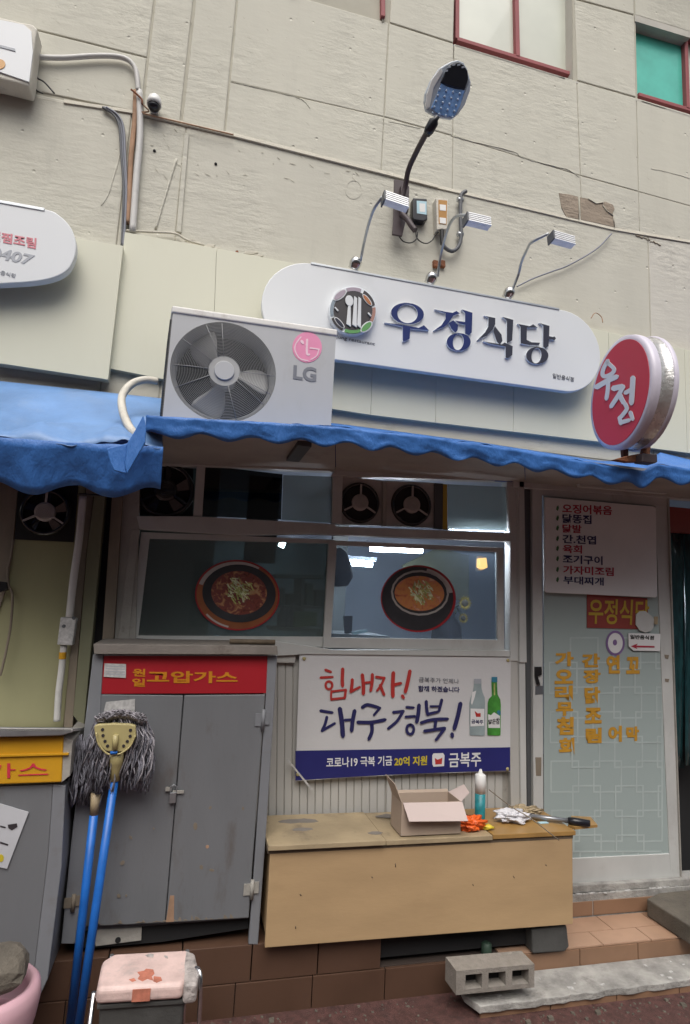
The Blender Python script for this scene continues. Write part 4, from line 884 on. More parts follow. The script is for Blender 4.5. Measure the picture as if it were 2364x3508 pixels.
# --- neighbour exhaust fan
def fan_unit(name, label, px, c, rpx, t, m_frame, m_hub, group=None, shiny=False, rot=20):
    o = thing(name, label, 'exhaust fan', P(*c, t), group)
    MB().prism([P(x,y,t-(0.018 if shiny else 0.05)) for x,y in px], (0,0.02,0)).build('box', 'black_void' if not shiny else 'fan_grey', o)
    cc_ = P(*c, t); r = (P(c[0]+rpx,c[1],t)-cc_).length
    q = MB(); q.lathe([(r*0.97,-0.045),(r*0.93,-0.01),(r,0.0),(r*1.1,-0.004),(r*1.14,-0.02)], cc_, (0,-1,0), 40, cap=False); q.build('ring', 'fan_black' if shiny else m_frame, o)
    MB().lathe([(r*0.95,(-0.014 if shiny else -0.043)),(r*0.95,(-0.016 if shiny else -0.046))], cc_, (0,-1,0), 40).build('opening', 'black_void', o)
    for k in range(3):
        q = MB(); a = rad(90+120*k+rot*0); q.obox(cc_+Vector((math.cos(a),0,math.sin(a)))*r*0.65+Vector((0,-0.0,0)), Vector((math.cos(a),0,math.sin(a)))*r*0.36, Vector((0,-0.004,0)), Vector((-math.sin(a),0,math.cos(a)))*r*0.045); q.build('spoke', m_hub, o)
    q = MB(); q.lathe([(r*0.46,-0.03),(r*0.46,0.0),(r*0.42,0.004),(0.001,0.004)], cc_, (0,-1,0), 28); q.build('hub', m_hub, o)
    q = MB()
    for f in (0.1,0.18,0.26,0.33):
        q.lathe([(r*f,0.0045),(r*f,0.008),(r*(f+0.03),0.008),(r*(f+0.03),0.0045)], cc_, (0,-1,0), 24, cap=False)
    q.build('hub_ridge', m_hub, o)
    q = MB()
    for k in range(0 if shiny else 5):
        a = rad(k*72+15); u = Vector((math.cos(a),0,math.sin(a))); v = Vector((-math.sin(a),0,math.cos(a)))
        q.prism([cc_+u*r*0.35+v*r*0.1+Vector((0,0.012,0)), cc_+u*r*0.9+v*r*0.32+Vector((0,0.006,0)), cc_+u*r*0.93-v*r*0.12+Vector((0,0.025,0)), cc_+u*r*0.35-v*r*0.1+Vector((0,0.02,0))], (0,0.003,0))
    if not shiny: q.build('blade', 'fan_black', o)
    return o
fan_unit('exhaust_fan', 'grimy square exhaust fan high on the yellowish wall at the left', B0([(165,150),(690,150),(650,665),(128,640)]), B0([(395,395)])[0], 78, 0.06, 'fan_black', 'fan_grey')
# conduit with switch box
cv = thing('wall_conduit', 'grey blue wall pipe with white outlet box beside the neighbour cabinet', 'pipe', P(215,2480,0.03))
wire('pipe', B0([(735,260),(700,640),(650,1000),(615,1330)]), 0.075, 0.0165, 'conduit', cv); wire('pipe', B0([(565,1580),(545,1800),(520,2000),(505,2250)]), 0.06, 0.0145, 'conduit', cv)
MB().prism([P(x,y,0.09) for x,y in B0([(535,1330),(675,1340),(640,1580),(505,1575)])], (0,0.05,0)).build('outlet_box', 'sticker', cv, 0.004)
for x, y in B0([(565,1410),(655,1338)]): MB().lathe([(0.008,0),(0.007,0.004)], P(x,y,0.09), (0,-1,0), 12).build('screw', 'cable', cv)
wire('yellow_tag', B0([(556,1640),(552,1700)]), 0.062, 0.0155, 'gas_yellow', cv)
cv2 = thing('cable', 'dirty brown cable sagging down the far left wall with a black clamp', 'cable', P(0,2100,0.03))
wire('cable', B0([(120,640),(95,800),(70,900),(75,1040),(110,1140),(95,1400),(60,1600),(20,1780),(0,1850)]), 0.04, 0.0055, 'dirty_post', cv2); MB().prism([P(x,y,0.05) for x,y in B0([(-20,1010),(60,1020),(70,1090),(0,1110),(-20,1110)])], (0,0.03,0)).build('clamp', 'fan_black', cv2, 0.003)
tag(wire('cable', B0([(690,240),(800,245),(960,250),(1060,215),(1180,190)]), 0.09, 0.005, 'cable_black'), 'black cable sagging under the neighbour valance', 'cable')

# --- window wall: frames are parts of the building, sashes its windows
def bar(name, px, t, th, m='frame_grey', bev=0.002, par=None): return slab(name, px, t, th, m, par or bld, bev)
bar('window_frame', B1([(380,340),(1568,372)])+B2([(1420,150),(1420,195),(165,155)])+B1([(1568,420),(640,385),(400,380)]), 0.012, 0.06)
bar('window_frame', B1([(232,722),(610,722),(1568,775),(1568,790)])+B2([(1370,540),(1370,598),(0,545)])+B1([(900,850),(250,808)]), 0.014, 0.06)
bar('window_frame', B1([(636,372),(694,376),(672,722),(612,720)]), 0.008, 0.05)
bar('window_frame', B2([(180,150),(244,150),(236,482),(172,476)]), 0.008, 0.05)
bar('window_frame', B2([(1345,175),(1420,180),(1425,1400),(1368,1400),(1368,560)]), 0.013, 0.06)
bar('window_frame', B2([(1428,165),(1462,168),(1480,1410),(1432,1410)]), 0.03, 0.06)
bar('window_frame', B1([(195,808),(250,812),(180,1545),(105,1548)]), 0.009, 0.05, 'frame_dirty')
bar('window_sill', B1([(105,1548),(1165,1562),(1568,1622)])+B2([(1365,1330),(1368,1372),(0,1355)])+B1([(1180,1660),(0,1645),(0,1600)]), 0.02, 0.05)
bar('sill_board', cr(200,2150,800,[(235,110),(1470,125),(1475,182),(240,178)]), 0.33, 0.33, 'sill_dirty')
# rubble and a stick on the sill board
rb = MB()
for i in range(70):
    u = random.uniform(0.0,1.0)**1.3; x = 530*0+ (200+ (330+ u*1050)*0.5102); y = 2150+ (100+u*10)*0.5102; p_ = P(x, y, 0.26); s_ = random.uniform(0.003,0.012)
    rb.obox((p_.x, -random.uniform(0.08,0.28), 1.402+s_*0.4), Vector((s_,s_*0.3,0)), Vector((-s_*0.3,s_*0.8,0)), Vector((0,s_*0.2,s_*0.5)))
o = rb.build('paint_flakes', 'cement'); o['kind'] = 'stuff'; o['label'] = 'flaked paint and grit lying on the ledge over the grey cabinet'; o['category'] = 'debris'
tag(MB().tube([P(*cr(200,2150,800,[(1150,92)])[0],0.27), P(*cr(200,2150,800,[(1455,98)])[0],0.27)], 0.011, 8).build('wood_stick', 'wood_edge'), 'short brown wooden stick lying on the ledge under the window', 'stick')
# transom panes
def pane(name, px, t, m, par): return slab(name, px, t, 0.004, m, par)
pane('pane', B1([(690,380),(1212,440),(1202,745),(672,722)]), -0.012, 'glass_dark', bld)
pane('pane', B1([(1216,446),(1545,456),(1548,768),(1206,746)]), -0.006, 'glass_mist', bld)
bar('film_strip', B2([(918,212),(946,214),(948,520),(916,518)]), -0.004, 0.004, 'ochre_print')
pane('pane', B2([(948,214),(1345,232),(1345,530),(950,516)]), -0.006, 'glass_mist', bld)
fan_unit('exhaust_fan', 'black exhaust fan in the dark top left corner of the window wall', B1([(235,372),(612,372),(608,720),(236,712)]), B1([(425,545)])[0], 88, -0.01, 'fan_black', 'fan_black')
fan_unit('exhaust_fan', 'left one of two round exhaust fans beside each other above the window', B2([(242,160),(518,190),(516,492),(236,484)]), B2([(362,335)])[0], 60, -0.005, 'fan_grey', 'fan_grey', 'pair of round exhaust fans', True)
fan_unit('exhaust_fan', 'right one of two round exhaust fans beside each other above the window', B2([(536,190),(868,205),(862,506),(532,494)]), B2([(710,350)])[0], 60, -0.005, 'fan_grey', 'fan_grey', 'pair of round exhaust fans', True)
bar('window_frame', B2([(514,190),(540,192),(538,495),(512,494)]), -0.002, 0.03, 'frame_dirty'); bar('window_frame', B2([(862,205),(918,208),(916,516),(860,508)]), -0.008, 0.03, 'frame_dark')
# sliding sashes
def sash(outer, inner, t, gm):
    mb = MB(); o = [P(*p,t) for p in outer]; i = [P(*p,t) for p in inner]; mb.ring(o, i, (0,0.025,0)); w = mb.build('window', 'frame_grey', bld, 0.0025)
    MB().prism([p+Vector((0,0.012,0)) for p in i], (0,0.004,0)).build('pane', gm, w); return w
wl_ = sash(B1([(262,828),(1565,880),(1480,1600),(190,1540)]), B1([(318,872),(1520,905),(1486,1532),(242,1524)]), -0.014, 'glass_green')
wr_ = sash(B2([(152,590),(1322,640),(1330,1335),(112,1312)]), B2([(205,622),(1280,668),(1285,1258),(166,1242)]), 0.006, 'glass')
# food stickers
def food(center, rx, ry, rot, par, kind):
    cx_, cy_ = center; T = 0.0065 if kind == 2 else -0.0125
    T += 0.0
    def d(name, ex, ey, a, b, r, m, k, **kw): return MB().prism([P(x,y,T+0.0006*k) for x,y in ell(cx_+ex,cy_+ey,a,b,r,44)], (0,0.0006,0)).build(name, m, par)
    def arcs(name, r0x, r0y, r1x, r1y, a0, a1, m, k, ex=0, ey=0):
        o = ell(cx_+ex,cy_+ey,r1x,r1y,rot,20,a0,a1-.01); i = ell(cx_+ex,cy_+ey,r0x,r0y,rot,20,a0,a1-.01); mb = MB()
        for q in range(20): mb.prism([P(*o[q],T+.0006*k),P(*o[q+1],T+.0006*k),P(*i[q+1],T+.0006*k),P(*i[q],T+.0006*k)],(0,.0006,0))
        mb.build(name, m, par)
    d('food_picture', 0,0,rx,ry,rot,'bowl_red',1)
    if kind == 1:
        d('food_picture', 0,0,rx*.965,ry*.955,rot,'bowl_rim',2); arcs('food_picture', rx*.86,ry*.84,rx*.955,ry*.95,195,300,'bowl_shine',3); arcs('food_picture', rx*.88,ry*.90,rx*.93,ry*.95,100,140,'bowl_shine',3)
        d('food_picture', 6,-6,rx*.87,ry*.82,rot,'bowl_dark',4); d('food_picture', 6,-8,rx*.66,ry*.62,rot,'food_meat',5); top_c = (cx_+8,cy_-22)
    else:
        d('food_picture', -2,0,rx*.95,ry*.95,rot,'bowl_dark',2); arcs('food_picture', rx*.84,ry*.82,rx*.94,ry*.93,282,345,'bowl_shine',3); arcs('food_picture', rx*.72,ry*.62,rx*.77,ry*.68,0,360,'fan_grey',3,6,-20)
        d('food_picture', 4,-18,rx*.66,ry*.52,rot,'food_stew',5); top_c = (cx_+10,cy_-22)
    for mm, nn, sc in (('food_green',46,1.0),('food_onion',40,0.9)):
        mb = MB()
        for i in range(nn):
            a = random.uniform(0,6.28); r = random.random()**0.7; x = top_c[0]+math.cos(a)*r*rx*.30; y = top_c[1]+math.sin(a)*r*ry*.34+(0 if kind==2 else 10*random.random()); an = random.gauss(0.9,0.45); l = random.uniform(5,13); w = random.uniform(1.0,2.6)
            dx, dy = math.cos(an)*l, math.sin(an)*l; nx, ny = -math.sin(an)*w, math.cos(an)*w; tt = T+.004+random.random()*.002
            mb.prism([P(x-dx+nx,y-dy+ny,tt),P(x+dx+nx,y+dy+ny,tt),P(x+dx-nx,y+dy-ny,tt),P(x-dx-nx,y-dy-ny,tt)],(0,.0004,0))
        mb.build('food_garnish', mm, par)
f1 = thing('window_sticker', 'round sticker picturing a bowl of red meat on the left window pane', 'sticker', P(813,2039,0), 'food stickers')
food((813,2039),145,121,4,f1,1)
f2 = thing('window_sticker', 'round sticker picturing a black pot of orange stew on the right window pane', 'sticker', P(1433,2051,0), 'food stickers')
food((1433,2051),129,115,3,f2,2)

# ================================================================== INTERIOR
rm = thing('dining_room', 'dim bluish dining room seen through the restaurant windows', 'room', (1,1.5,0.1))
MB().box((-0.5,3.9),(3.3,3.34),(0.1,2.75)).build('room_wall', 'room', rm); MB().box((-0.54,-0.5),(0.06,3.34),(0.1,2.75)).build('room_wall', 'room_green', rm); MB().box((3.9,3.94),(0.06,3.34),(0.1,2.75)).build('room_wall', 'room', rm)
MB().box((-0.5,3.9),(0.06,3.3),(2.75,2.78)).build('room_ceiling', 'room', rm); MB().box((-0.5,3.9),(0.06,3.3),(0.05,0.1)).build('room_floor', 'room_floor', rm)
pz = P(*B1([(760,870)])[0], -0.35); MB().box((-0.45,pz.x),(0.35,0.38),(0.1,2.7)).build('partition', 'room_green', rm)
pz = P(*B2([(190,870)])[0], -1.5)
MB().box((P(*B1([(960,900)])[0],-0.7).x, P(*B1([(1170,900)])[0],-0.7).x),(0.7,0.74),(P(*B1([(1000,1030)])[0],-0.7).z,2.4)).build('hanging_board', 'black_void', rm)
MB().prism([P(x,y,-2.0) for x,y in B2([(880,640),(1090,690),(1090,1000),(820,960),(640,760)])], (0,0.02,0)).build('curtain', 'crate_green' if False else 'olive_post', rm)
def tube_lamp(label, px, t, r=0.02):
    o = thing('ceiling_lamp', label, 'lamp', P(*px[0], t), 'tube lamps in the dining room'); a, b = P(*px[0],t), P(*px[1],t)
    MB().tube([a,b], r, 10).build('tube', 'tube_light', o); MB().prism([a+Vector((-0.03,-0.03,r*1.2)), b+Vector((0.03,-0.03,r*1.2)), b+Vector((0.03,-0.03,r*1.2+0.03)), a+Vector((-0.03,-0.03,r*1.2+0.03))], (0,0.06,0)).build('housing', 'room', o)
tube_lamp('brightest tube lamp under the ceiling seen at the top of the right window', B2([(430,645),(775,658)]), -1.3, 0.022)
tube_lamp('shorter tube lamp seen just below and left of the brightest one', B2([(275,740),(440,752)]), -1.7, 0.022)
tube_lamp('short bright lamp end visible through the upper right of the left window', B1([(1190,905),(1225,920)]), -1.2, 0.022)
tube_lamp('unseen strip light added behind the rail to brighten the right transom pane', B2([(965,552),(1330,566)]), -0.11, 0.012)  # hidden emitter added to light the transom pane from below
am = thing('wall_lamp', 'small amber lamp glowing in the dining room at the right', 'lamp', P(*B2([(1188,742)])[0], -1.5)); MB().prism([P(x,y,-1.5) for x,y in B2([(1165,710),(1210,706),(1218,772),(1190,785),(1162,770)])], (0,0.06,0)).build('lamp_shade', 'amber_light', am, 0.006)
pc_ = P(*B2([(1188,742)])[0], -1.5); MB().box((pc_.x-0.02,pc_.x+0.02),(pc_.y+0.06,pc_.y+0.1),(pc_.z-0.06,pc_.z+0.06)).build('wall_plate', 'fan_grey', am)
shf = thing('shelf', 'grey shelf unit inside behind the left window', 'shelf', P(*B1([(1350,1500)])[0], -0.8))
for px in ([(1160,1110),(1530,1118),(1530,1140),(1160,1132)], [(1140,1470),(1500,1480),(1500,1500),(1140,1490)], [(1340,1140),(1362,1140),(1350,1475),(1330,1475)], [(1160,1320),(1520,1330),(1520,1345),(1160,1335)]):
    MB().prism([P(x,y,-0.8) for x,y in B1(px)], (0,0.3,0)).build('shelf_board', 'shelf_grey', shf)
kc = thing('crate', 'bright green crate on the lower shelf behind the left window', 'crate', P(*B1([(1360,1475)])[0], -0.75)); MB().prism([P(x,y,-0.78) for x,y in B1([(1290,1362),(1440,1366),(1445,1462),(1280,1468)])], (0,0.2,0)).build('crate_body', 'crate_green', kc, 0.01)
q = MB()
for i in range(5): xx = 1290+i*33; q.prism([P(a,b,-0.77) for a,b in B1([(xx,1370),(xx+22,1370),(xx+20,1395),(xx,1395)])], (0,0.008,0))
q.build('bottle_top', 'logo_green', kc)
for i, (x, h) in enumerate(((1205,150),(1240,130),(1270,160))):
    bb = P(*B1([(x,1465)])[0], -0.82); hgt = h*0.51/F_PX*3.8
    q = MB(); q.lathe([(0.03,0),(0.032,0.02),(0.032,hgt*0.55),(0.012,hgt*0.78),(0.011,hgt)], bb, (0,0,1), 14); tag(q.build('bottle', 'navy'), ['leftmost dark bottle on the shelf behind the left window', 'middle dark bottle on the shelf behind the left window', 'dark bottle next to the green crate on the shelf'][i], 'bottle', 'bottles on the shelf')
bagc = P(*B2([(215,770)])[0], -0.9); q = MB(); q.lathe([(0.01,0.13),(0.05,0.1),(0.085,0.03),(0.1,-0.06),(0.07,-0.12),(0.01,-0.13)], bagc, (0,0,1), 20); tag(q.build('hanging_bag', 'silhouette'), 'dark rounded bag hanging behind the gap between the two sashes', 'bag')
sf = thing('sunflower', 'vase of yellow sunflowers behind the stew sticker', 'flowers', P(*B2([(950,1250)])[0], -0.6))
for (x, y, r) in ((1062,1010,0.048),(1050,1112,0.036)):
    c_ = P(*B2([(x,y)])[0], -0.6); q = MB()
    for k in range(14):
        a = k*2*math.pi/14; u = Vector((math.cos(a),0,math.sin(a))); v = Vector((-u.z,0,u.x)); q.prism([c_+u*r*0.2-v*r*0.3, c_+u*r+Vector((0,-0.01,0)), c_+u*r*0.2+v*r*0.3], (0,0.003,0))
    q.build('petals', 'sunflower', sf); q = MB(); q.lathe([(r*0.5,0.0),(r*0.45,0.01),(r*0.1,0.014)], c_, (0,-1,0), 16); q.build('flower_centre', 'wood_edge', sf)
vb = P(*B2([(940,1245)])[0], -0.65); q = MB(); q.lathe([(0.08,-0.1),(0.1,0.0),(0.09,0.08),(0.05,0.14),(0.06,0.17)], vb, (0,0,1), 20); q.build('vase', 'silhouette', sf)
q = MB()
for (x, y) in ((1062,1010),(1050,1112),(1000,1080)): q.tube(smoothline([vb+Vector((0,0,0.15)), vb+Vector((0.06,0,0.2)), P(*B2([(x,y)])[0], -0.61)], 4), 0.006, 6)
q.build('stem', 'leaf_dark', sf)
pc1 = P(*B2([(165,830)])[0], -2.4); pc2 = P(*B2([(268,830)])[0], -2.4)
MB().box((pc1.x,pc2.x),(2.4,2.46),(0.1,2.74)).build('door_leaf', 'shelf_grey', rm)
for i, (x0, y0, x1, y1, m) in enumerate(((1180,1200,1230,1315,'shelf_grey'),(1240,1240,1330,1318,'silhouette'),(1370,1170,1420,1320,'room_green'),(1430,1215,1515,1325,'silhouette'),(1375,1400,1380,1460,'navy'))):
    if i < 4:
        q = MB().prism([P(x,y,-0.82) for x,y in B1([(x0,y0),(x1,y0+3),(x1,y1),(x0,y1)])], (0,0.1,0)); tag(q.build('storage_box', m, None, 0.006), ['grey box','small black box','dark green box','wide black box'][i]+' on the upper shelf behind the left window, '+['at its left end','beside the grey box','right of the shelf divider','at its right end'][i], 'box')
ct2 = thing('counter', 'dark counter with papers seen at the bottom of the right window', 'counter', P(*B2([(350,1250)])[0], -0.5)); MB().prism([P(x,y,-0.5) for x,y in B2([(160,1215),(560,1235),(560,1400),(160,1380)])], (0,0.4,0)).build('counter_top', 'shelf_grey', ct2)
MB().prism([P(x,y,-0.52) for x,y in B2([(300,1205),(405,1188),(412,1205),(320,1225)])], (0,0.01,0)).build('paper', 'label_blue', ct2); MB().prism([P(x,y,-0.56) for x,y in B2([(255,1098),(310,1098),(305,1215),(262,1215)])], (0,0.03,0)).build('napkin_box', 'silhouette', ct2)

# ================================================================== CLADDING BELOW THE WINDOW
cd = lambda pts: cr(880,2600,1220,pts)
xs = [925+i*26.6 for i in range(31)]
for i, x in enumerate(xs[:-1]):
    if x > 1745: break
    yt = 2238+ (x-925)*0.012; x2 = xs[i+1]
    slab('wall_slat', [(x+1,yt),(min(x2,1745)-1.2,yt),(min(x2,1745)-1.5+(-6 if x<1300 else 0),2860),(x+1+(-6 if x<1300 else 0),2860)], -0.020, 0.03, 'clad', bld, 0.003)
slab('wall_backing', [(905,2230),(1850,2240),(1860,3120),(860,3120)], -0.026, 0.02, 'frame_dirty', bld)
slab('corner_trim', [(938,2225),(1020,2228),(1010,2272),(930,2270)], 0.004, 0.02, 'clad', bld, 0.003)
slab('post', B2([(1352,1375),(1425,1375)])+[(1792,2800),(1752,2800)], 0.006, 0.04, 'clad', bld, 0.003)
slab('post', [(1770,1630),(1794,1632),(1806,2850),(1786,2850)], 0.02, 0.05, 'frame_grey', bld, 0.003)
slab('post', [(1796,1650),(1826,1652),(1836,2850),(1808,2850)], -0.01, 0.03, 'frame_dark', bld)  # dark strip painting the shaded gap between post and door
slab('post', [(1750,2820),(1850,2820),(1860,3070),(1750,3080)], -0.005, 0.03, 'clad', bld)
# wall at lower left behind the cabinet
slab('lower_wall', [(200,2230),(925,2235),(905,3300),(120,3300)], -0.04, 0.05, 'dirty_post', bld)

# ================================================================== DOOR
dr = slab('door', [(1824,1668),(1858,1672),(1862,2790),(1828,2790)], 0.012, 0.04, 'frame_grey', bld, 0.003)
def dpart(name, px, t, th, m, bev=0.002): return slab(name, px, t, th, m, dr, bev)
dpart('door_head', B3([(195,175),(1372,258),(1372,340),(1265,338),(290,252),(200,250)]), 0.010, 0.04, 'frame_grey')
dpart('stile', B3([(1262,330),(1372,262)])+B4([(1440,640),(1490,2058),(1400,2066),(1330,500)]), 0.009, 0.04, 'frame_grey')
dpart('stile', B3([(1375,262),(1388,262)])+B4([(1446,560),(1500,2060),(1492,2060)]), 0.02, 0.05, 'frame_dirty')
dpart('door_kick_plate', B4([(290,1905),(1390,1852),(1402,2068),(290,2128)]), 0.011, 0.035, 'frame_grey')
dpart('stile', [(1828,2780),(1864,2780),(1866,3050),(1830,3050)], 0.0125, 0.04, 'frame_grey')
dpart('glass_pane', B3([(288,250),(1270,338)])+B4([(1335,500),(1392,1860),(290,1900)]), 0.0028, 0.005, 'glass_frost')
# clear upper glass area keeps the same pane; the lattice film covers the lower part
la = MB(); k_ = 0
def latq(x0, y0, x1, y1, w=13):
    global k_
    k_ += 1; tt = 0.0035+0.0002*(k_ % 7)
    o = [P(*p, tt) for p in B4([(x0,y0),(x1,y0-2),(x1,y1-2),(x0,y1)])]; i = [P(*p, tt) for p in B4([(x0+w,y0+w),(x1-w,y0+w-2),(x1-w,y1-w-2),(x0+w,y1-w)])]
    la.ring(o, i, (0,0.0004,0))
for r in range(-1, 9):
    for c in range(6):
        if (r+c) % 2: continue
        x0 = 332+c*187+r*3.5; y0 = 172+(r-0)*216
        if y0 < -60: y0 = -60
        y1 = 172+(r+1)*216+66; x1 = x0+187+66
        if x0 > 1290: continue
        latq(x0, max(y0,-60), min(x1, 1330), min(y1, 1840))
la.build('lattice_film', 'lattice', dr)
# yellow film letters
def dl(s, x0, y0, x1, y1): text(s, B4([(x0,y0),(x1,y0-2),(x1,y1-2),(x0,y1)]), 0.0054, 'yellow_film', dr, 0.05, 0.0005)
for s, a in zip('가오리무침회', ((385,85,550,212),(383,238,545,365),(385,380,543,512),(395,525,545,645),(400,655,550,812),(420,838,556,990))): dl(s, *a)
for s, a in zip('간장닭조림', ((620,100,780,222),(632,240,785,362),(645,392,782,538),(648,574,795,712),(655,750,795,884))): dl(s, *a)
for s, a in zip('연어', ((836,112,955,276),(852,732,972,874))): dl(s, *a)
for s, a in zip('꼬막', ((1010,130,1128,278),(1010,738,1122,866))): dl(s, *a)
# door hardware
dpart('door_lock', B4([(216,1008),(270,1008),(268,1172),(222,1170)]), 0.014, 0.004, 'dirty_post')
dpart('door_handle', B4([(215,215),(272,215),(275,285),(240,300),(262,380),(228,372),(214,300)]), 0.024, 0.012, 'fan_black'); dpart('scuff', B4([(216,385),(282,380),(285,455),(215,460)]), 0.0145, 0.002, 'cable')
for q_ in ([(1345,108),(1385,112),(1378,150),(1352,140)], [(1350,318),(1388,322),(1380,352),(1352,345)]): dpart('worn_mark', B4(q_), 0.0115, 0.0015, 'dirty_post')
# threshold
slab('threshold', B4([(540,2130),(1700,2062),(1700,2120),(545,2200)]), 0.04, 0.1, 'cement', bld, 0.004)
slab('lintel', [(1760,1640),(2700,1712),(2700,1735),(1760,1668)], 0.03, 0.06, 'frame_grey', bld, 0.003)
# next opening with the strip curtain
scu = thing('strip_curtain', 'dark teal plastic strip curtain in the doorway at the right edge', 'curtain', P(2420,3000,-0.1))
for i in range(9):
    x = 2300+i*42; a = [(x,1830),(x+38,1832),(x+46,2560+random.randint(-60,200)),(x+6,2560+random.randint(-60,200))]
    rows = [[P(a[0][0]*(1-v)+a[3][0]*v+(a[1][0]-a[0][0])*u, a[0][1]*(1-v)+a[3][1]*v, -0.10-0.02*math.sin(u*3+v*4+i)) for u in (0,.33,.66,1)] for v in [k/10 for k in range(11)]]
    MB().grid(rows).build('plastic_strip', 'strip_teal', scu, solid=0.002)
slab('dark_opening', [(2280,1740),(2900,1790),(2900,2985),(2330,3005)], -0.25, 0.05, 'black_void', bld); slab('opening_header', [(2286,1735),(2900,1790),(2900,1860),(2290,1820)], -0.05, 0.05, 'brown_red', bld)
# menu board
mb_ = thing('menu_board', 'white menu board with red and navy dish names hung on the door', 'menu board', P(2060,2040,0.03))
MB().prism([P(x,y,0.034) for x,y in B3([(300,262),(1255,345),(1272,362),(1282,1128),(1270,1142),(315,1098),(300,1082)])], (0,0.012,0)).build('board', 'board_white', mb_, 0.003)
rows_ = [('오징어볶음','crimson_print',450,885,322,402),('닭똥집','navy_print',452,705,410,488),('닭발','crimson_print',452,618,500,572),('간.천엽','navy_print',452,745,590,665),('육회','crimson_print',455,622,678,750),('조기구이','navy_print',455,802,765,842),('가자미조림','crimson_print',458,900,860,935),('부대찌개','navy_print',460,812,952,1022)]
for s, m, x0, x1, y0, y1 in rows_:
    k = (x1-x0)*0.045; text(s, B3([(x0,y0),(x1,y0+k),(x1,y1+k),(x0,y1)]), 0.0345, m, mb_, 0.02)
    q = MB(); cy_ = (y0+y1)/2-2; q.prism([P(x,y,0.0355) for x,y in B3([(398,cy_+12),(402,cy_-12),(415,cy_-26),(422,cy_-5),(412,cy_+24)])], (0,0.0015,0)); q.build('bullet_mark', 'green_print', mb_)
# small red name board
nb_ = thing('name_board', 'small red board with yellow hand lettering below the menu board', 'sign', P(2120,2150,0.01))
MB().prism([P(x,y,0.008) for x,y in B3([(668,1112),(1195,1148),(1205,1420),(668,1406)])], (0,0.004,0)).build('board', 'brown_red', nb_)
text('우정식당', B3([(682,1150),(1215,1165),(1200,1385),(680,1370)]), 0.0085, 'ochre_print', nb_, 0.018)
tag(MB().prism([P(x,y,0.016) for x,y in B3([(1098,1290),(1130,1262),(1180,1260),(1230,1300),(1256,1330),(1250,1400),(1230,1435),(1180,1450),(1130,1430),(1095,1380)])], (0,0.006,0)).build('round_plate', 'frame_grey', None, 0.002), 'blank pale round plate covering the corner of the red name board', 'plate')
tag(slab('tape_piece', B3([(1255,1308),(1288,1308),(1285,1378),(1256,1374)]), 0.018, 0.003, 'wood_top'), 'beige tape piece on the right door frame beside the round plate', 'tape')
tag(slab('door_track', B3([(290,1372),(630,1375),(632,1420),(290,1420)]), -0.012, 0.004, 'cable'), 'dark grey bar behind the door glass left of the red name board', 'bar')
fw = MB(); fw.ring([P(x,y,0.0065) for x,y in B3(ell(915,1540,82,110,0,36))], [P(x,y,0.0065) for x,y in B3(ell(915,1540,66,90,0,36))], (0,0.001,0)); o = thing('flower_sticker', 'faint purple round flower sticker on the frosted door glass', 'sticker', P(2108,2203,0.005)); fw.build('ring', 'purple', o)
MB().prism([P(x,y,0.0062) for x,y in B3(ell(915,1540,64,88,0,36))], (0,0.001,0)).build('disc', 'board_white', o); MB().prism([P(x,y,0.0074) for x,y in B3(ell(912,1535,18,26,0,16))], (0,0.001,0)).build('flower_mark', 'purple', o)
o = thing('arrow_sticker', 'white sticker with small black Korean words over a red arrow', 'sticker', P(2200,2200,0.01))
MB().prism([P(x,y,0.014) for x,y in B3([(1030,1452),(1310,1460),(1306,1610),(1075,1606),(1032,1568)])], (0,0.002,0)).build('sticker_base', 'sticker' if False else 'board_white', o)
text('일반음식점', B3([(1046,1466),(1252,1476),(1250,1512),(1044,1504)]), 0.0145, 'cable_black', o, 0.02)
MB().prism([P(x,y,0.0155) for x,y in B3([(1050,1568),(1110,1545),(1100,1562),(1258,1566),(1258,1580),(1100,1578),(1108,1592)])], (0,0.001,0)).build('arrow', 'crimson_print', o)

# ================================================================== BANNER
BT = 0.012
bn = thing('banner', 'white and navy cloth banner with brushed red and blue slogan and two bottles', 'banner', P(1380,2650,0.0))
rows = []; TL, TR, BR, BL = (1026,2240),(1750,2252),(1748,2642),(1012,2676)
for i in range(15):
    v = i/14; r = []
    for j in range(41):
        u = j/40; x = (TL[0]*(1-u)+TR[0]*u)*(1-v)+(BL[0]*(1-u)+BR[0]*u)*v; y = (TL[1]*(1-u)+TR[1]*u)*(1-v)+(BL[1]*(1-u)+BR[1]*u)*v
        if v == 1: y += -8*abs(math.sin(u*3.1))*0.6
        r.append(P(x, y, BT+0.0015*math.sin(u*19)*v))
    rows.append(r)
MB().grid(rows).build('cloth', 'banner', bn)
rows = []
for i in range(4):
    v = i/3; r = []
    for j in range(41):
        u = j/40; x = (1012*(1-u)+1748*u); y = (2572*(1-u)+2560*u)*(1-v)+(2674*(1-u)+2640*u)*v
        if v == 1: y += -8*abs(math.sin(u*3.1))*0.6
        r.append(P(x, y, BT+0.0025))
    rows.append(r)
MB().grid(rows).build('navy_band', 'banner_blue', bn)
def ringstroke(cx_, cy_, rx, ry, w):
    return ([(cx_+rx*math.cos(a), cy_+ry*math.sin(a)) for a in [math.pi*2*i/8-1.6 for i in range(9)]], w)
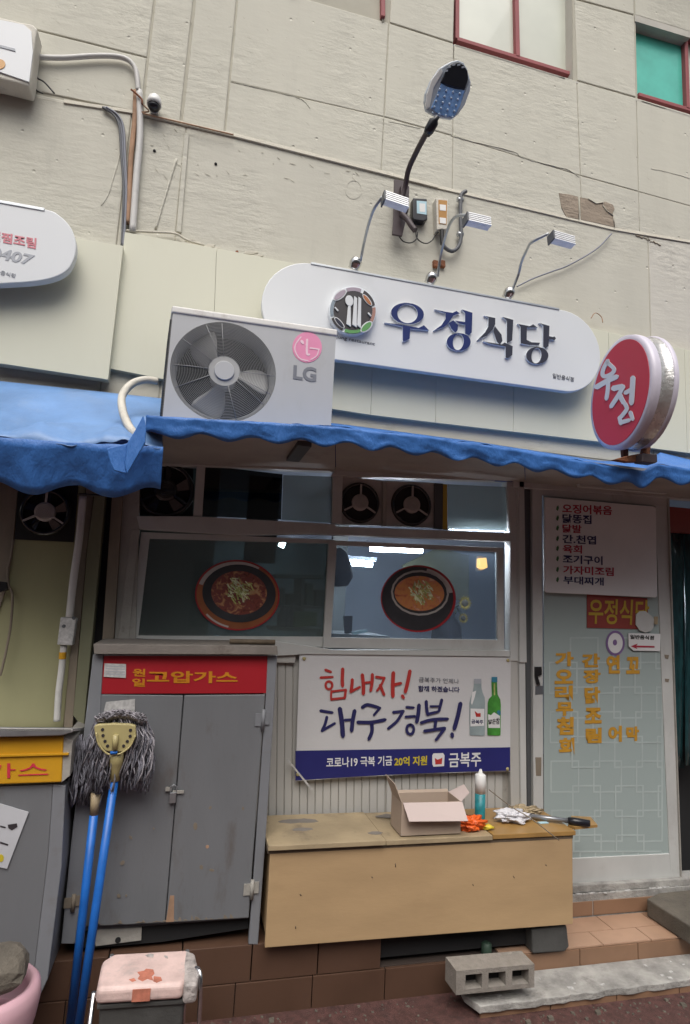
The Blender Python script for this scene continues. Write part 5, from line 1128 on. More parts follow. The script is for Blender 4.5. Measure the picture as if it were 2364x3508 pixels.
strokes('lettering', 1060,2260,560,[([(155,98),(208,118)],28),([(108,172),(225,165)],24),ringstroke(188,245,32,38,22),([(320,88),(316,180),(318,255)],32),([(212,300),(208,350),(212,388)],20),([(215,305),(348,288)],22),([(350,288),(338,372)],26),([(212,380),(335,366)],24),
  ([(412,190),(408,250),(398,312)],30),([(400,305),(485,262)],26),([(508,145),(518,240),(518,330)],34),([(540,220),(590,215)],24),([(604,140),(602,220),(588,300)],30),([(642,165),(722,175)],26),([(722,172),(690,240),(648,300)],22),([(680,245),(718,338)],30),([(806,125),(800,240),(802,355)],36),([(815,240),(880,225)],30),([(965,108),(945,210),(920,312)],34),([(892,345),(906,368)],30)], 'banner_red', bn, t=BT+0.004, th=0.0008)
strokes('lettering', 1060,2260,560,[([(108,490),(222,508)],30),([(168,550),(150,620),(122,680)],28),([(120,682),(245,610)],28),([(292,470),(312,600),(322,735)],44),([(340,580),(400,575)],28),([(434,490),(415,590),(405,685)],38),([(508,458),(560,432),(670,462)],32),([(678,462),(618,532)],26),
  ([(465,600),(600,600),(730,575)],34),([(598,615),(600,690),(570,765)],34),([(805,505),(905,492)],28),([(900,495),(840,590),(755,662)],28),([(932,455),(1002,460)],26),([(925,548),(1015,542)],26),([(1052,435),(1045,520),(1030,600)],36),ringstroke(968,668,34,46,26),
  ([(1122,400),(1125,470),(1136,530)],30),([(1270,385),(1245,490)],30),([(1162,447),(1258,445)],20),([(1136,522),(1245,495)],26),([(1072,605),(1180,575),(1330,568)],30),([(1212,590),(1205,655)],32),([(1105,685),(1300,655)],32),([(1298,660),(1215,770)],32),([(1450,420),(1425,540),(1390,665)],40),([(1368,712),(1374,738)],36)], 'navy_print', bn, t=BT+0.004, th=0.0008)
text('금복주가 언제나', cr(1060,2260,560,[(1050,165),(1435,185),(1435,232),(1050,215)]), BT+0.003, 'grey_print', bn, 0.0, 0.0008); text('함께 하겠습니다', cr(1060,2260,560,[(1045,248),(1440,262),(1440,315),(1045,305)]), BT+0.003, 'navy_print', bn, 0.02, 0.0008)
cbn = lambda pts: cr(1080,2540,680,pts)
text('코로나19 극복 기금', cbn([(88,128),(608,112),(608,190),(88,208)]), BT+0.003, 'board_white', bn, 0.018, 0.0008); text('20억 지원', cbn([(625,122),(885,112),(882,188),(625,196)]), BT+0.003, 'banner_yellow', bn, 0.03, 0.0008)
text('금복주', cbn([(1055,92),(1312,84),(1308,198),(1055,205)]), BT+0.003, 'board_white', bn, 0.015, 0.0008)
MB().prism([P(x,y,BT+0.0035) for x,y in cbn([(935,95),(1010,92),(1022,110),(1018,195),(935,200),(925,180),(925,110)])], (0,0.001,0)).build('logo_plate', 'board_white', bn); MB().prism([P(x,y,BT+0.0045) for x,y in cbn([(945,130),(965,145),(985,138),(1005,128),(1000,178),(950,182)])], (0,0.001,0)).build('logo_mark', 'banner_red', bn)
bt = lambda pts: cr(1560,2300,200,pts)
def printed(px, m, k=0, name='printed_bottle'): return MB().prism([P(x,y,BT+0.0035+0.0006*k) for x,y in bt(px)], (0,0.0006,0)).build(name, m, bn)
printed([(505,200),(700,200),(700,420),(730,560),(790,700),(800,850),(795,1700),(760,1730),(410,1720),(385,1690),(380,850),(420,680),(480,520),(500,400)], 'bottle_grey'); printed([(505,200),(700,200),(700,330),(505,330)], 'grey_print_light', 1)
printed([(410,1000),(780,1010),(775,1460),(405,1480)], 'board_white', 1); printed([(520,1060),(600,1130),(680,1120),(680,1220),(560,1225)], 'banner_red', 2); text('금복주', bt([(430,1290),(750,1310),(750,1420),(430,1400)]), BT+0.0047, 'navy_print', bn, 0.02, 0.0006)
printed([(450,560),(560,520),(520,700),(450,900),(420,850)], 'board_white', 1)
printed([(975,150),(1130,150),(1130,290),(975,290)], 'teal_print', 1); printed([(975,290),(1120,290),(1135,620),(1210,760),(1225,900),(1215,1700),(1190,1725),(880,1720),(862,1700),(870,850),(900,740),(985,660)], 'bottle_green', 0)
printed([(880,1150),(960,1180),(1040,1100),(1200,1200),(1200,1520),(890,1520)], 'board_white', 1); printed([(1110,1090),(1160,1040),(1215,1060),(1220,1160),(1170,1180)], 'teal_print', 2); text('맑은참', bt([(890,1300),(1190,1240),(1190,1420),(890,1420)]), BT+0.0047, 'logo_dark', bn, 0.02, 0.0006); printed([(1030,320),(1070,320),(1070,640),(1035,640)], 'food_green', 1)
for x, y in ((1042,2256),(1740,2262),(1738,2634),(1020,2652)): MB().lathe([(0.009,0),(0.009,0.004),(0.004,0.005)], P(x,y,BT+0.001), (0,-1,0), 12).build('eyelet', 'mop_holder', bn)
tag(slab('tape_piece', [(980,2600),(986,2599),(1072,2704),(1064,2705)], BT+0.006, 0.002, 'sticker'), 'clear tape strip across the lower left corner of the banner', 'tape')

# ================================================================== GAS CABINET
GC = 0.30
gc = thing('gas_cabinet', 'grey steel gas cabinet with red header standing below the left window', 'cabinet', P(600,3200,0.15))
g4 = lambda pts: cr(200,2150,800,pts)
fr = lambda px, th=0.03, t=GC+0.0: MB().prism([P(x,y,t) for x,y in g4(px)], (0,th,0))
fr([(232,180),(302,182),(288,450),(268,1000),(110,2125),(18,2125),(90,1400)]).build('frame_post', 'cab_frame', gc, 0.003)
fr([(1405,190),(1470,190),(1400,1300),(1340,2130),(1276,2128),(1290,1950),(1395,440)]).build('frame_post', 'cab_frame', gc, 0.003)
hdr = fr([(306,186),(1406,190),(1395,440),(288,444)], 0.02, GC-0.004).build('header', 'gas_red', gc)
fr([(306,180),(1406,184),(1406,192),(306,190)], 0.02, GC+0.001).build('header_lip', 'cab_frame', gc)
d1_ = fr([(286,450),(838,456),(790,1080),(715,1984),(135,2012),(270,1000)], 0.02, GC-0.002).build('cabinet_door', 'cab', gc, 0.003)
d2_ = fr([(846,456),(1388,450),(1300,1640),(1278,1950),(720,1984),(722,1970),(796,1080)], 0.02, GC+0.001).build('cabinet_door', 'cab', gc, 0.003)
zb = P(300,3165,GC).z
MB().box((P(339,2239,GC).x+0.0,P(923,2243,GC).x-0.012),(-GC+0.03,-0.03),(0.32,1.36)).build('body', 'cab', gc)
fr([(125,2020),(560,2000),(1275,1955),(1275,2020),(700,2110),(250,2150),(110,2150)], 0.02, GC-0.04).build('bottom_gap_shade', 'black_void', gc); fr([(250,2030),(560,2015),(555,2100),(250,2140)], 0.01, GC-0.03).build('bottom_bracket', 'frame_dirty', gc)  # black sheet paints the shade in the gap below the cabinet doors
q = MB(); q.lathe([(0.011,0),(0.011,0.002)], P(*g4([(400,2098)])[0], GC-0.029), (0,-1,0), 14); q.build('bolt_hole', 'black_void', gc)
cg = lambda pts: cr(340,2240,600,pts)
text('고압가스', cg([(428,150),(1240,160),(1238,262),(425,262)]), GC-0.0035, 'gas_letter', gc, 0.03); text('원', cg([(300,130),(415,135),(412,205),(298,200)]), GC-0.0035, 'gas_letter', gc, 0.03); text('일', cg([(296,218),(412,222),(410,295),(292,290)]), GC-0.0035, 'gas_letter', gc, 0.03)
o = slab('sticker', cg([(48,85),(240,92),(238,215),(40,205)]), GC+0.0005, 0.002, 'sticker', gc)
for j in range(4): slab('printed_line', cg([(58,105+j*24),(230,111+j*24),(229,118+j*24),(57,112+j*24)]), GC+0.0012, 0.001, 'grey_print_light', gc)
tag(slab('paper_note', g4([(320,500),(515,480),(512,590),(300,585)]), GC+0.003, 0.002, 'sticker'), 'torn white paper stuck on the grey cabinet above the mop head', 'note')
for (x, y, w, h, m) in ((1375,620,34,130,'cab_frame'),(1300,1760,40,110,'frame_dirty'),(100,1850,30,90,'dirty_post')):
    q = MB(); c_ = P(*g4([(x,y)])[0], GC+0.008); hh = h*0.51/F_PX*2.7/2; q.tube([c_+Vector((0,0,-hh)), c_+Vector((0,0,hh))], 0.008, 10); q.obox(c_+Vector((-0.018,0.004,0)), (0.016,0,0),(0,0.002,0),(0,0,hh*0.6)); q.obox(c_+Vector((0.016,0.004,0.006)), (0.012,0,0),(0,0.002,0),(0,0,hh*0.6)); q.build('hinge', m, gc)
lk = MB(); c_ = P(*g4([(770,1120)])[0], GC+0.012); lk.tube([c_+Vector((-0.012,0,0.01)), c_+Vector((-0.012,0,0.03)), c_+Vector((0.0,0,0.038)), c_+Vector((0.012,0,0.03)), c_+Vector((0.012,0,0.005))], 0.003, 8); lk.obox(c_+Vector((0,0,-0.012)), (0.013,0,0),(0,0.006,0),(0,0,0.02)); lk.build('padlock', 'alu', gc, 0.002)
lk = MB(); lk.obox(c_+Vector((0.02,0.004,0.008)), (0.022,0,0),(0,0.002,0),(0,0,0.006)); lk.obox(c_+Vector((-0.02,0.004,0.02)), (0.012,0,0),(0,0.002,0),(0,0,0.008)); lk.build('hasp', 'frame_dirty', gc)
for i, (x, y, a, b_) in enumerate(((920,1335,14,26),(1000,1472,11,12),(430,1580,13,18),(405,1802,14,12),(960,1610,16,12),(1030,1630,9,18),(1020,1210,12,9),(485,1410,9,14),(455,1800,7,8),(1240,1215,8,12),(640,1350,6,7))):
    slab('rust_spot', g4(ell(x,y,a,b_,i*20,12)), GC+0.0018, 0.001, 'rust_wall' if i in (1,) else 'dirty_post', gc)
for i in range(34):
    x = random.choice([random.uniform(150,715), random.uniform(730,1270)]); yb_ = 2010-(x-135)*0.05; h_ = random.uniform(6,40)*(0.4+random.random())
    slab('rust_spot', g4([(x,yb_-h_),(x+random.uniform(3,14),yb_-h_*0.8),(x+random.uniform(10,26),yb_-7),(x-random.uniform(4,16),yb_-7)]), GC+0.0018, 0.001, 'dirty_post', gc)
slab('rust_streak', g4([(750,1800),(778,1800),(775,1975),(722,1978)]), GC+0.0022, 0.001, 'rust_wall', gc)

# neighbour cabinet
NC = 0.42
nc = thing('gas_cabinet', 'grey gas cabinet with yellow header and red lettering at the left edge', 'cabinet', P(60,3380,0.2))
c5 = lambda pts: cr(0,2400,750,pts)
MB().prism([P(x,y,NC) for x,y in [(-400,2690)]+c5([(0,615),(380,600),(345,1100),(250,1900),(195,2250),(0,2250)])+[(-400,3480)]], (0,0.02,0)).build('cabinet_door', 'cab', nc, 0.003)
MB().prism([P(x,y,NC+0.002) for x,y in c5([(380,600),(470,610),(440,1200),(340,2000),(200,2300),(250,1900),(345,1100)])], (0,0.35,0)).build('frame_post', 'cab_frame', nc, 0.003)
MB().prism([P(x,y,NC+0.02) for x,y in [(-400,2490)]+c5([(0,268),(455,262),(440,585),(0,600)])+[(-400,2690)]], (0,0.03,0)).build('header', 'gas_yellow', nc, 0.004)
MB().prism([P(x,y,NC+0.028) for x,y in [(-400,2580)]+c5([(0,390),(490,378),(490,390),(0,404)])+[(-400,2590)]], (0,0.03,0)).build('header_lip', 'gas_yellow', nc)
MB().prism([P(x,y,NC+0.015) for x,y in c5([(455,262),(520,290),(500,540),(438,590)])], (0,0.3,0)).build('header_side', 'frame_dirty', nc, 0.002)
MB().prism([P(x,y,NC+0.05) for x,y in [(-400,2500)]+c5([(0,195),(520,200),(520,228),(440,250),(0,262)])+[(-400,2540)]], (0,0.02,0)).build('top_edge', 'alu', nc, 0.003)
a = [P(x,y,NC+0.05) for x,y in [(-400,2500)]+c5([(0,195),(520,200)])]; MB().prism([a[0],a[1],a[2],a[2]+Vector((0.0,0.45,-0.09)),a[0]+Vector((0,0.45,-0.09))], (0,0,-0.01)).build('top', 'ac_top', nc)
text('가스', c5([(-110,455),(345,440),(345,545),(-110,560)]), NC+0.021, 'red_print', nc, 0.0)
pn = MB().prism([P(x,y,NC+0.006) for x,y in [(-60,2735)]+c5([(0,738),(205,800),(50,1205),(0,1195)])+[(-60,2960)]], (0,0.003,0)).build('notice', 'notice'); tag(pn, 'tilted white notice sheet on the neighbour grey cabinet', 'notice')
q = MB().prism([P(x,y,NC+0.0075) for x,y in c5([(55,890),(120,880),(125,905),(85,930),(60,915)])], (0,0.001,0)); q.prism([P(x,y,NC+0.0075) for x,y in c5([(0,895),(40,905),(40,915),(0,905)])], (0,0.001,0)); q.prism([P(x,y,NC+0.0075) for x,y in c5([(0,1010),(60,1030),(55,1040),(0,1022)])], (0,0.001,0)); q.build('printed_mark', 'logo_dark', pn)
MB().prism([P(x,y,NC+0.0075) for x,y in ell(3,2940,10,13,0,14)], (0,0.001,0)).build('printed_spot', 'banner_yellow', pn)

# ================================================================== MOPS
def mop(label, handle_top, base, tt, head=None, shade=0):
    o = thing('mop', label, 'mop', base, 'mops leaning on the grey cabinet')
    a = P(*handle_top, tt); MB().tube([base, a], 0.0160, 12).build('handle', 'mop_blue', o); return o, a
bs1 = G(252,3640,ZG); bs1.z = ZG+0.012; bs2 = G(235,3560,ZG); bs2.z = ZG+0.012
m1, h1 = mop('front mop with cream plastic head and bright blue handle', (393,2665), bs1, 0.40)
m2, h2 = mop('rear mop half hidden at the left, dark strands and blue handle', (322,2790), bs2, 0.37)
n1 = P(401,2560,0.40); d1 = (n1-h1).normalized()
MB().tube([h1-d1*0.01, h1+d1*0.03, P(399,2610,0.415), P(401,2575,0.425)], [0.019,0.021,0.025,0.027], 14).build('socket', 'mop_holder', m1)
MB().prism([P(x,y,0.445) for x,y in c5([(672,185),(700,172),(820,165),(930,170),(972,180),(975,260),(945,320),(890,370),(760,365),(705,320),(680,250)])], (0,0.025,0)).build('clamp_plate', 'mop_holder', m1, 0.005, 3)
for x, y in c5([(735,208),(738,250),(752,292),(770,325),(935,212),(932,255),(912,292),(885,325)]): MB().lathe([(0.0062,0.0),(0.0058,0.0015)], P(x,y,0.446), (0,-1,0), 10).build('clamp_hole', 'logo_dark', m1)
MB().tube([P(*c5([(828,245)])[0],0.455), P(*c5([(822,350)])[0],0.455)], 0.0105, 10).build('pin', 'mop_holder', m1); MB().tube(smoothline([P(*p,0.452) for p in c5([(690,230),(705,310),(760,375),(800,385),(860,380),(930,330),(968,250)])],4), 0.0035, 8).build('wire_clamp', 'mop_holder', m1)
MB().tube([P(*c5([(790,375)])[0],0.455),P(*c5([(840,372)])[0],0.455)], 0.006, 8).build('blue_clip', 'mop_blue', m1)
MB().tube([h2, h2+(h2-bs2).normalized()*0.08], [0.016,0.02], 12).build('socket', 'wood_top', m2)
def strands(n, start, end, t0, m, par, r=0.0042, curl=5):
    mb = MB()
    for i in range(n):
        s = start(); e = end(s); pts = []; ph = random.uniform(0,6)
        for k in range(8):
            v = k/7; x = s[0]*(1-v)+e[0]*v+(v*(1-v))*(e[2] if len(e) > 2 else 0)+math.sin(ph+v*7)*curl*v; y = s[1]*(1-v)+e[1]*v+math.cos(ph+v*9)*curl*0.4
            pts.append(P(x, y, t0+0.03*math.sin(ph*3)*v**0.5+0.012*math.sin(ph+v*6)))
        mb.tube(pts, r*random.uniform(.7,1.2), 5)
    return mb.build('strands', m, par)
U = random.uniform
strands(300, lambda: (lambda u: (325+u*180, 2478-26*math.sin(u*3.1)+U(-10,10)))(random.random()), lambda s: ((s[0]-U(-5,45), 2680+U(-110,45), -25) if s[0] < 408 else (s[0]+U(-15,22), 2670+U(-110,50), 35)), 0.385, 'mop_fibre', m1, 0.0028, 13)
strands(110, lambda: (lambda u: (330+u*170, 2476-24*math.sin(u*3.1)+U(-8,8)))(random.random()), lambda s: ((s[0]-U(10,40), 2600+U(-60,60), -40) if s[0] < 400 else (s[0]+U(0,30), 2640+U(-90,60), 60)), 0.395, 'mop_fibre_light', m1, 0.0026, 14)
tw = MB()
for i in range(240):
    u = random.random(); x = 334+u*160; y = 2464-22*math.sin(u*3.14); tw.tube([P(x+U(-16,16),y+U(-14,14),0.41+U(0,.02)), P(x+U(-14,14),y+U(-12,12),0.42+U(0,.02)), P(x+U(-15,15),y+U(-8,22),0.41)], 0.0027, 5)
tw.build('strand_loop', 'mop_fibre_light', m1)
strands(240, lambda: (U(250,355), 2550+U(-30,30)), lambda s: (s[0]+U(-15,8), 2715+U(-60,45), -10), 0.345, 'mop_fibre', m2, 0.003, 11)
# mop lying on the ground
m3 = thing('wet_mop', 'dark wet mop head lying on the ground beside the pink seat', 'mop', G(290,3450,ZG)); q = MB(); c_ = G(300,3440,ZG)
for i in range(150):
    a = U(0,6.28); r = U(0.0,0.1); pts = []
    for k in range(6): a += U(-.5,.5); r += 0.014; pts.append(c_+Vector((math.cos(a)*r*0.9, math.sin(a)*r*0.7, 0.01+max(0,(0.11-r))*1.0+U(0,.03))))
    q.tube(pts, 0.0055, 5)
q.build('strands', 'mop_fibre', m3)

# ================================================================== BENCH
bh = 0.632; tf = 0.345
be = thing('bench', 'long wooden bench box with worn top between the cabinet and the door', 'bench', (1.1, -0.2, 0.1))
fl_, fr2 = P(*cd([(60,395)])[0], tf), P(*cd([(1390,322)])[0], tf); bl2, br2 = P(*cd([(35,832)])[0], tf), P(*cd([(1392,728)])[0], tf)
MB().prism([fl_, fr2, br2, bl2], (0,0.018,0)).build('front_board', 'wood', be, 0.002)
MB().box((fl_.x+0.005, fl_.x+0.022),(-tf+0.019,-0.02),(0.28,bh-0.022)).build('side_board', 'wood', be); MB().box((fr2.x-0.022, fr2.x-0.004),(-tf+0.019,-0.02),(0.28,bh-0.022)).build('side_board', 'wood', be)
xm = P(*cd([(565,340)])[0], tf).x
def top(x0, x1, m, z=bh, t=tf+0.012):
    return MB().box((x0,x1),(-t,-0.012),(z-0.02,z)).build('top_board', m, be, 0.002)
MB().box((fl_.x-0.01,fr2.x+0.002),(-tf-0.001,-0.015),(bh-0.022-0.012,bh-0.0205)).build('edge_strip', 'wood_edge', be)
a1 = fl_.x+0.0; top(a1-0.012, xm-0.002, 'wood_top', bh+0.004, tf+0.02); top(xm+0.002, 1.42, 'wood_top'); top(1.424, fr2.x+0.012, 'wood_wet', bh+0.0015, tf+0.008)
cy2 = MB(); p_ = cd([(1385,250),(1470,255),(1500,290),(1400,300),(1370,290)]); pz_ = [G(x,y,bh+0.004) for x,y in p_]; cy2.prism(pz_, (0,0,-0.012)); tag(cy2.build('board_offcut', 'wood_wet'), 'thin yellowish board sticking out past the right end of the bench', 'board')
mk_ = MB()
for (x, y, a_, l) in ((190,595,0.9,9),(950,550,1.1,9),(610,460,1.5,16),(1270,465,0.6,7),(1130,515,1.2,10),(170,735,1.5,12),(505,520,0.3,6)):
    p0_, p1_ = cd([(x,y),(x+l*math.cos(a_),y+l*math.sin(a_))]); mk_.tube([P(*p0_,tf+0.0006),P(*p1_,tf+0.0006)], 0.0022, 4)
mk_.build('scuff_mark', 'wood_edge', be)
rs = random.Random(3)
for (x0, y0, w_, h_) in ((0.47,-0.10,0.20,0.03),(0.52,-0.20,0.10,0.02),(0.95,-0.08,0.12,0.03),(0.85,-0.28,0.07,0.02)):
    MB().prism([(x0+w_/2+w_/2*math.cos(k*.39)*rs.uniform(.75,1.1), y0+h_*math.sin(k*.39)*rs.uniform(.7,1.2), bh+0.0048) for k in range(16)], (0,0,-0.0006)).build('stain', 'sill_dirty', be)
for i in range(9):
    x = fl_.x+0.06+i*0.165; q = MB(); q.lathe([(0.0035,0),(0.003,0.0008)], (x,-tf-0.0002,0.61-0.0*i), (0,-1,0), 8); q.build('nail_head', 'brown_steel', be)
# black box standing for the shade in the cavity under the bench, and bits
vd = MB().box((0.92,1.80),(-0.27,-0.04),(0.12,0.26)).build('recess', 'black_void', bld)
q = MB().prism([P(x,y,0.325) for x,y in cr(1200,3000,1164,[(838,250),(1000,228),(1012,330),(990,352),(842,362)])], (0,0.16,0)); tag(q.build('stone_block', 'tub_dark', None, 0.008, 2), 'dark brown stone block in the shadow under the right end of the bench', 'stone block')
q = MB(); p_ = P(*cr(1200,3000,1164,[(628,335)])[0], 0.28); q.lathe([(0.02,-0.03),(0.024,-0.02),(0.024,0.02),(0.012,0.028)], p_, (0,0,1), 14); tag(q.build('green_cup', 'leaf_dark'), 'small dark green cup in the dark space beneath the bench', 'cup')

# things on the bench
bx = thing('cardboard_box', 'open small cardboard box with pale flaps on the bench', 'box', (1.15,-0.25,bh))
A_ = [G(*p, bh+0.005) for p in cd([(612,315),(885,318)])]; x0, x1 = A_[0].x+0.0, A_[1].x; y0 = -0.33; y1 = -0.19; H_ = 0.105
hh_ = P(*cd([(640,195)])[0], 0.33).z-bh; H_ = max(0.08, hh_)
q = MB(); z0_, z1_ = bh+0.006, bh+H_
q.box((x0,x1),(y0,y0+0.003),(z0_,z1_)); q.box((x0,x1),(y1,y1+0.003),(z0_,z1_)); q.box((x0,x0+0.003),(y0+0.0035,y1),(z0_,z1_)); q.box((x1-0.003,x1),(y0+0.0035,y1),(z0_,z1_)); q.box((x0+0.003,x1-0.003),(y0+0.0035,y1),(z0_,z0_+0.003)); q.build('box_body', 'card', bx)
MB().prism([(x0+0.005,y0-0.003,z1_),(x1+0.005,y0-0.003,z1_-0.004),(x1+0.012,y0-0.05,z1_-0.068),(x0+0.02,y0-0.045,z1_-0.062)], (0,0.003,0.002)).build('flap', 'card_in', bx)
MB().prism([(x0,y0,z1_),(x0,y1,z1_),(x0-0.035,y1,z1_+0.085),(x0-0.03,y0+0.02,z1_+0.075)], (0.003,0,0)).build('flap', 'card', bx)
MB().prism([(x1,y0,z1_),(x1,y1,z1_),(x1+0.075,y1-0.01,z1_+0.035),(x1+0.055,y0+0.03,z1_+0.028)], (0,0,-0.003)).build('flap', 'card_in', bx); MB().prism([(x0,y1+0.003,z1_),(x1,y1+0.003,z1_),(x1,y1+0.015,z1_+0.008),(x0,y1+0.015,z1_+0.008)], (0,0.003,0)).build('flap', 'card', bx)
sc_ = P(*cd([(982,242)])[0], 0.18); sx_ = sc_.x; tubz = bh+0.003
th_ = P(*cd([(982,150)])[0],0.18).z-tubz; t2_ = P(*cd([(975,70)])[0],0.18).z-tubz; t3_ = P(*cd([(975,45)])[0],0.18).z-tubz
sl2 = thing('sealant_tube', 'white and teal sealant cartridge standing upright on the bench', 'tube', (sx_,-0.18,bh))
MB().lathe([(0.024,0),(0.025,0.004),(0.025,th_)], (sx_,-0.18,tubz), (0,0,1), 20).build('label', 'teal_tube', sl2); MB().lathe([(0.0252,0),(0.0255,t2_-th_),(0.02,t2_-th_+0.004),(0.012,t2_-th_+0.006),(0.005,t3_-th_)], (sx_,-0.18,tubz+th_), (0,0,1), 20).build('cartridge', 'white_plastic', sl2)
def crumple(name, c, r, m, sx=(1,1,1), seed=0, sub=3, amp=0.5):
    sub = 5 if sub == 3 and name != 'stone' else sub
    import bmesh
    bm = bmesh.new(); bmesh.ops.create_icosphere(bm, subdivisions=sub, radius=1)
    for v in bm.verts:
        n_ = noise.noise(v.co*2.1+Vector((seed,0,0)))*amp-abs(noise.noise(v.co*4+Vector((0,seed,0))))*amp*0.8-abs(noise.noise(v.co*9+Vector((0,seed,2))))*amp*0.35+0.15*amp; k = r*(1+n_); v.co = Vector((v.co.x*k*sx[0], v.co.y*k*sx[1], max(-0.9, v.co.z)*k*sx[2]))+Vector(c)
    me = bpy.data.meshes.new(name); bm.to_mesh(me); bm.free(); me.materials.append(M[m]); me.polygons.foreach_set('use_smooth', [name != 'stone']*len(me.polygons)); o = bpy.data.objects.new(name, me); COL.objects.link(o); return o
og = G(*cd([(930,300)])[0], bh+0.02); q = crumple('plastic_bag', (og.x+0.015,og.y+0.02,bh+0.028), 0.045, 'orange_plastic', (1.75,0.9,0.65), 3, 3, 0.7); tag(q, 'crumpled bright orange plastic bag beside the cardboard box', 'plastic bag')
q = crumple('yellow_sponge', (og.x+0.105,og.y+0.005,bh+0.014), 0.022, 'yellow_plastic', (1.3,0.8,0.6), 8, 2, 0.6); tag(q, 'small crumpled yellow wrapper in front of the sealant tube', 'wrapper')
wg = G(*cd([(1150,280)])[0], bh+0.01); q = crumple('paper_bag', (wg.x-0.01,wg.y+0.04,bh+0.026), 0.048, 'paper', (1.8,1.0,0.6), 5, 3, 0.6); tag(q, 'crumpled white paper bag lying on the right part of the bench', 'paper')
q = crumple('rag', (wg.x+0.11,wg.y+0.12,bh+0.02), 0.05, 'wood_top', (1.7,0.8,0.5), 9, 3, 0.8); tag(q, 'flat beige rag behind the white paper on the bench', 'rag')
tl = thing('caulking_gun', 'grey hand tool with a black grip lying at the bench end', 'tool', (wg.x+0.2,wg.y+0.05,bh))
ga, gb = G(*cd([(1195,250)])[0], bh+0.02), G(*cd([(1370,272)])[0], bh+0.02); gd = (gb-ga).normalized(); MB().tube([ga,gb], 0.011, 10).build('barrel', 'tool_grey', tl); MB().tube([gb, gb+gd*0.03, gb+gd*0.1], [0.016,0.018,0.015], 12).build('grip', 'black_plastic', tl)
q = MB(); q.tube(smoothline([P(*cd([(1022,135)])[0],0.22), P(*cd([(1120,210)])[0],0.3), P(*cd([(1210,265)])[0],0.37), P(*cd([(1330,358)])[0],0.40)],4), 0.0025, 6); tag(q.build('wire', 'dirty_post'), 'thin dark stick slanting over the white paper at the bench end', 'stick')
q = MB(); e0 = G(*cd([(1245,285)])[0], bh+0.004); q.box((e0.x,e0.x+0.05),(e0.y,e0.y+0.02),(bh+0.003,bh+0.006)); tag(q.build('blue_scrap', 'label_blue'), 'pale blue scrap under the caulking tool', 'scrap')

# ================================================================== STEPS AND PAVING
stp = thing('doorstep', 'brown tiled doorstep platform running below the bench and door', 'step', (1.5,-0.15,ZG))
MB().box((-3.0,5.0),(-0.285,0.06),(-0.1,0.092)).build('core', 'grout', stp)
MB().box((1.65,4.0),(-0.052,0.05),(0.0925,0.205)).build('core', 'cement', stp)
# riser under the door
for i, (x0, x1) in enumerate(((1.70,2.16),(2.165,2.62),(2.625,3.1),(3.105,3.6))): MB().box((x0,x1),(-0.055,-0.02),(0.103,0.172)).build('tile', 'tile_brown', stp, 0.002)
for r, (ya, yb_) in enumerate(((-0.185,-0.06),(-0.298,-0.189))):
    for i in range(9):
        x0 = 1.50+i*0.27+r*0.13-0.13; MB().box((x0,x0+0.266),(ya,yb_),(0.093,0.101)).build('tile', 'tile_pale', stp, 0.001)
for i in range(14):
    x0 = -0.65+i*0.32; m = 'tile_brown' if x0 > 1.55 else 'tile_dark'
    MB().box((x0,x0+0.316),(-0.302,-0.286),(-0.1,0.091)).build('tile', m, stp, 0.001)
for i in range(6):
    x0 = -0.75+i*0.28
    if x0+0.27 < 0.95: MB().box((x0,x0+0.275),(-0.298,-0.04),(0.094,0.232)).build('tile', 'tile_dark', stp, 0.002)
# cement ledge with tile face
kz = 0.024
lgm = MB(); kk = lambda pts: cr(1200,3000,1164,pts)
fp_ = [G(*p, kz) for p in kk([(525,548),(560,575),(598,602)]+[(598+i*32.3, 602-i*4.07+random.uniform(-5,6)) for i in range(1,31)])]+[Vector((3.6,-0.49,kz)), Vector((3.6,-0.303,kz)), Vector((1.28,-0.303,kz))]
lgm.prism(fp_, (0,0,-0.03)); tag(lgm.build('cement_ledge', 'cement', None, 0.004), 'rough grey cement kerb ledge before the tiled doorstep', 'kerb')
for i in range(7):
    x0 = 1.31+i*0.33; MB().box((x0,x0+0.325),(-0.478,-0.466),(-0.06,0.0)).build('tile', 'tile_brown', stp, 0.001)
gv = MB()
for i in range(260):
    x = U(0.2,3.0); y = -0.5-abs(random.gauss(0,0.1)) if x > 1.25 else -0.32-abs(random.gauss(0,0.07)); s_ = U(0.001,0.005)
    if random.random() < 0.08: s_ *= 2.2
    gv.obox((x,y,ZG+s_*0.4), Vector((s_,s_*U(-.5,.5),0)), Vector((0,s_*.7,0)), Vector((0,s_*.2,s_*.5)))
o = gv.build('grit', 'stone_dark'); o['kind'] = 'stuff'; o['label'] = 'small grit and leaf litter scattered along the foot of the kerb'; o['category'] = 'grit'
# cinder block
cbk_ = thing('cinder_block', 'grey concrete block with three holes lying on its side before the step', 'concrete block', (1.35,-0.5,0.05))
zt_ = 0.165
FB = [G(*p, zt_) for p in kk([(490,440),(850,408),(820,355),(440,375)])]
dx = FB[1]-FB[0]; 
F0, F1 = FB[0], FB[1]; u = (F1-F0); bdir = Vector((FB[3].x-F0.x, FB[3].y-F0.y, 0)); hz = P(*kk([(535,545)])[0], -F0.y).z
hgt = max(0.09, zt_-hz); 
def blk(a, b, z0, z1): return [F0+u*a+Vector((0,0,z0-zt_)), F0+u*b+Vector((0,0,z0-zt_)), F0+u*b+Vector((0,0,z1-zt_)), F0+u*a+Vector((0,0,z1-zt_))]
zb_ = zt_-hgt; q = MB(); hh0, hh1 = zb_+hgt*0.2, zt_-hgt*0.2
q.prism(blk(0,1,hh1,zt_), bdir); q.prism(blk(0,1,zb_,hh0), bdir)
ed = [(0,0.115),(0.325,0.405),(0.625,0.71),(0.925,1.0)]
for a, b in ed: q.prism(blk(a,b,hh0,hh1), bdir)
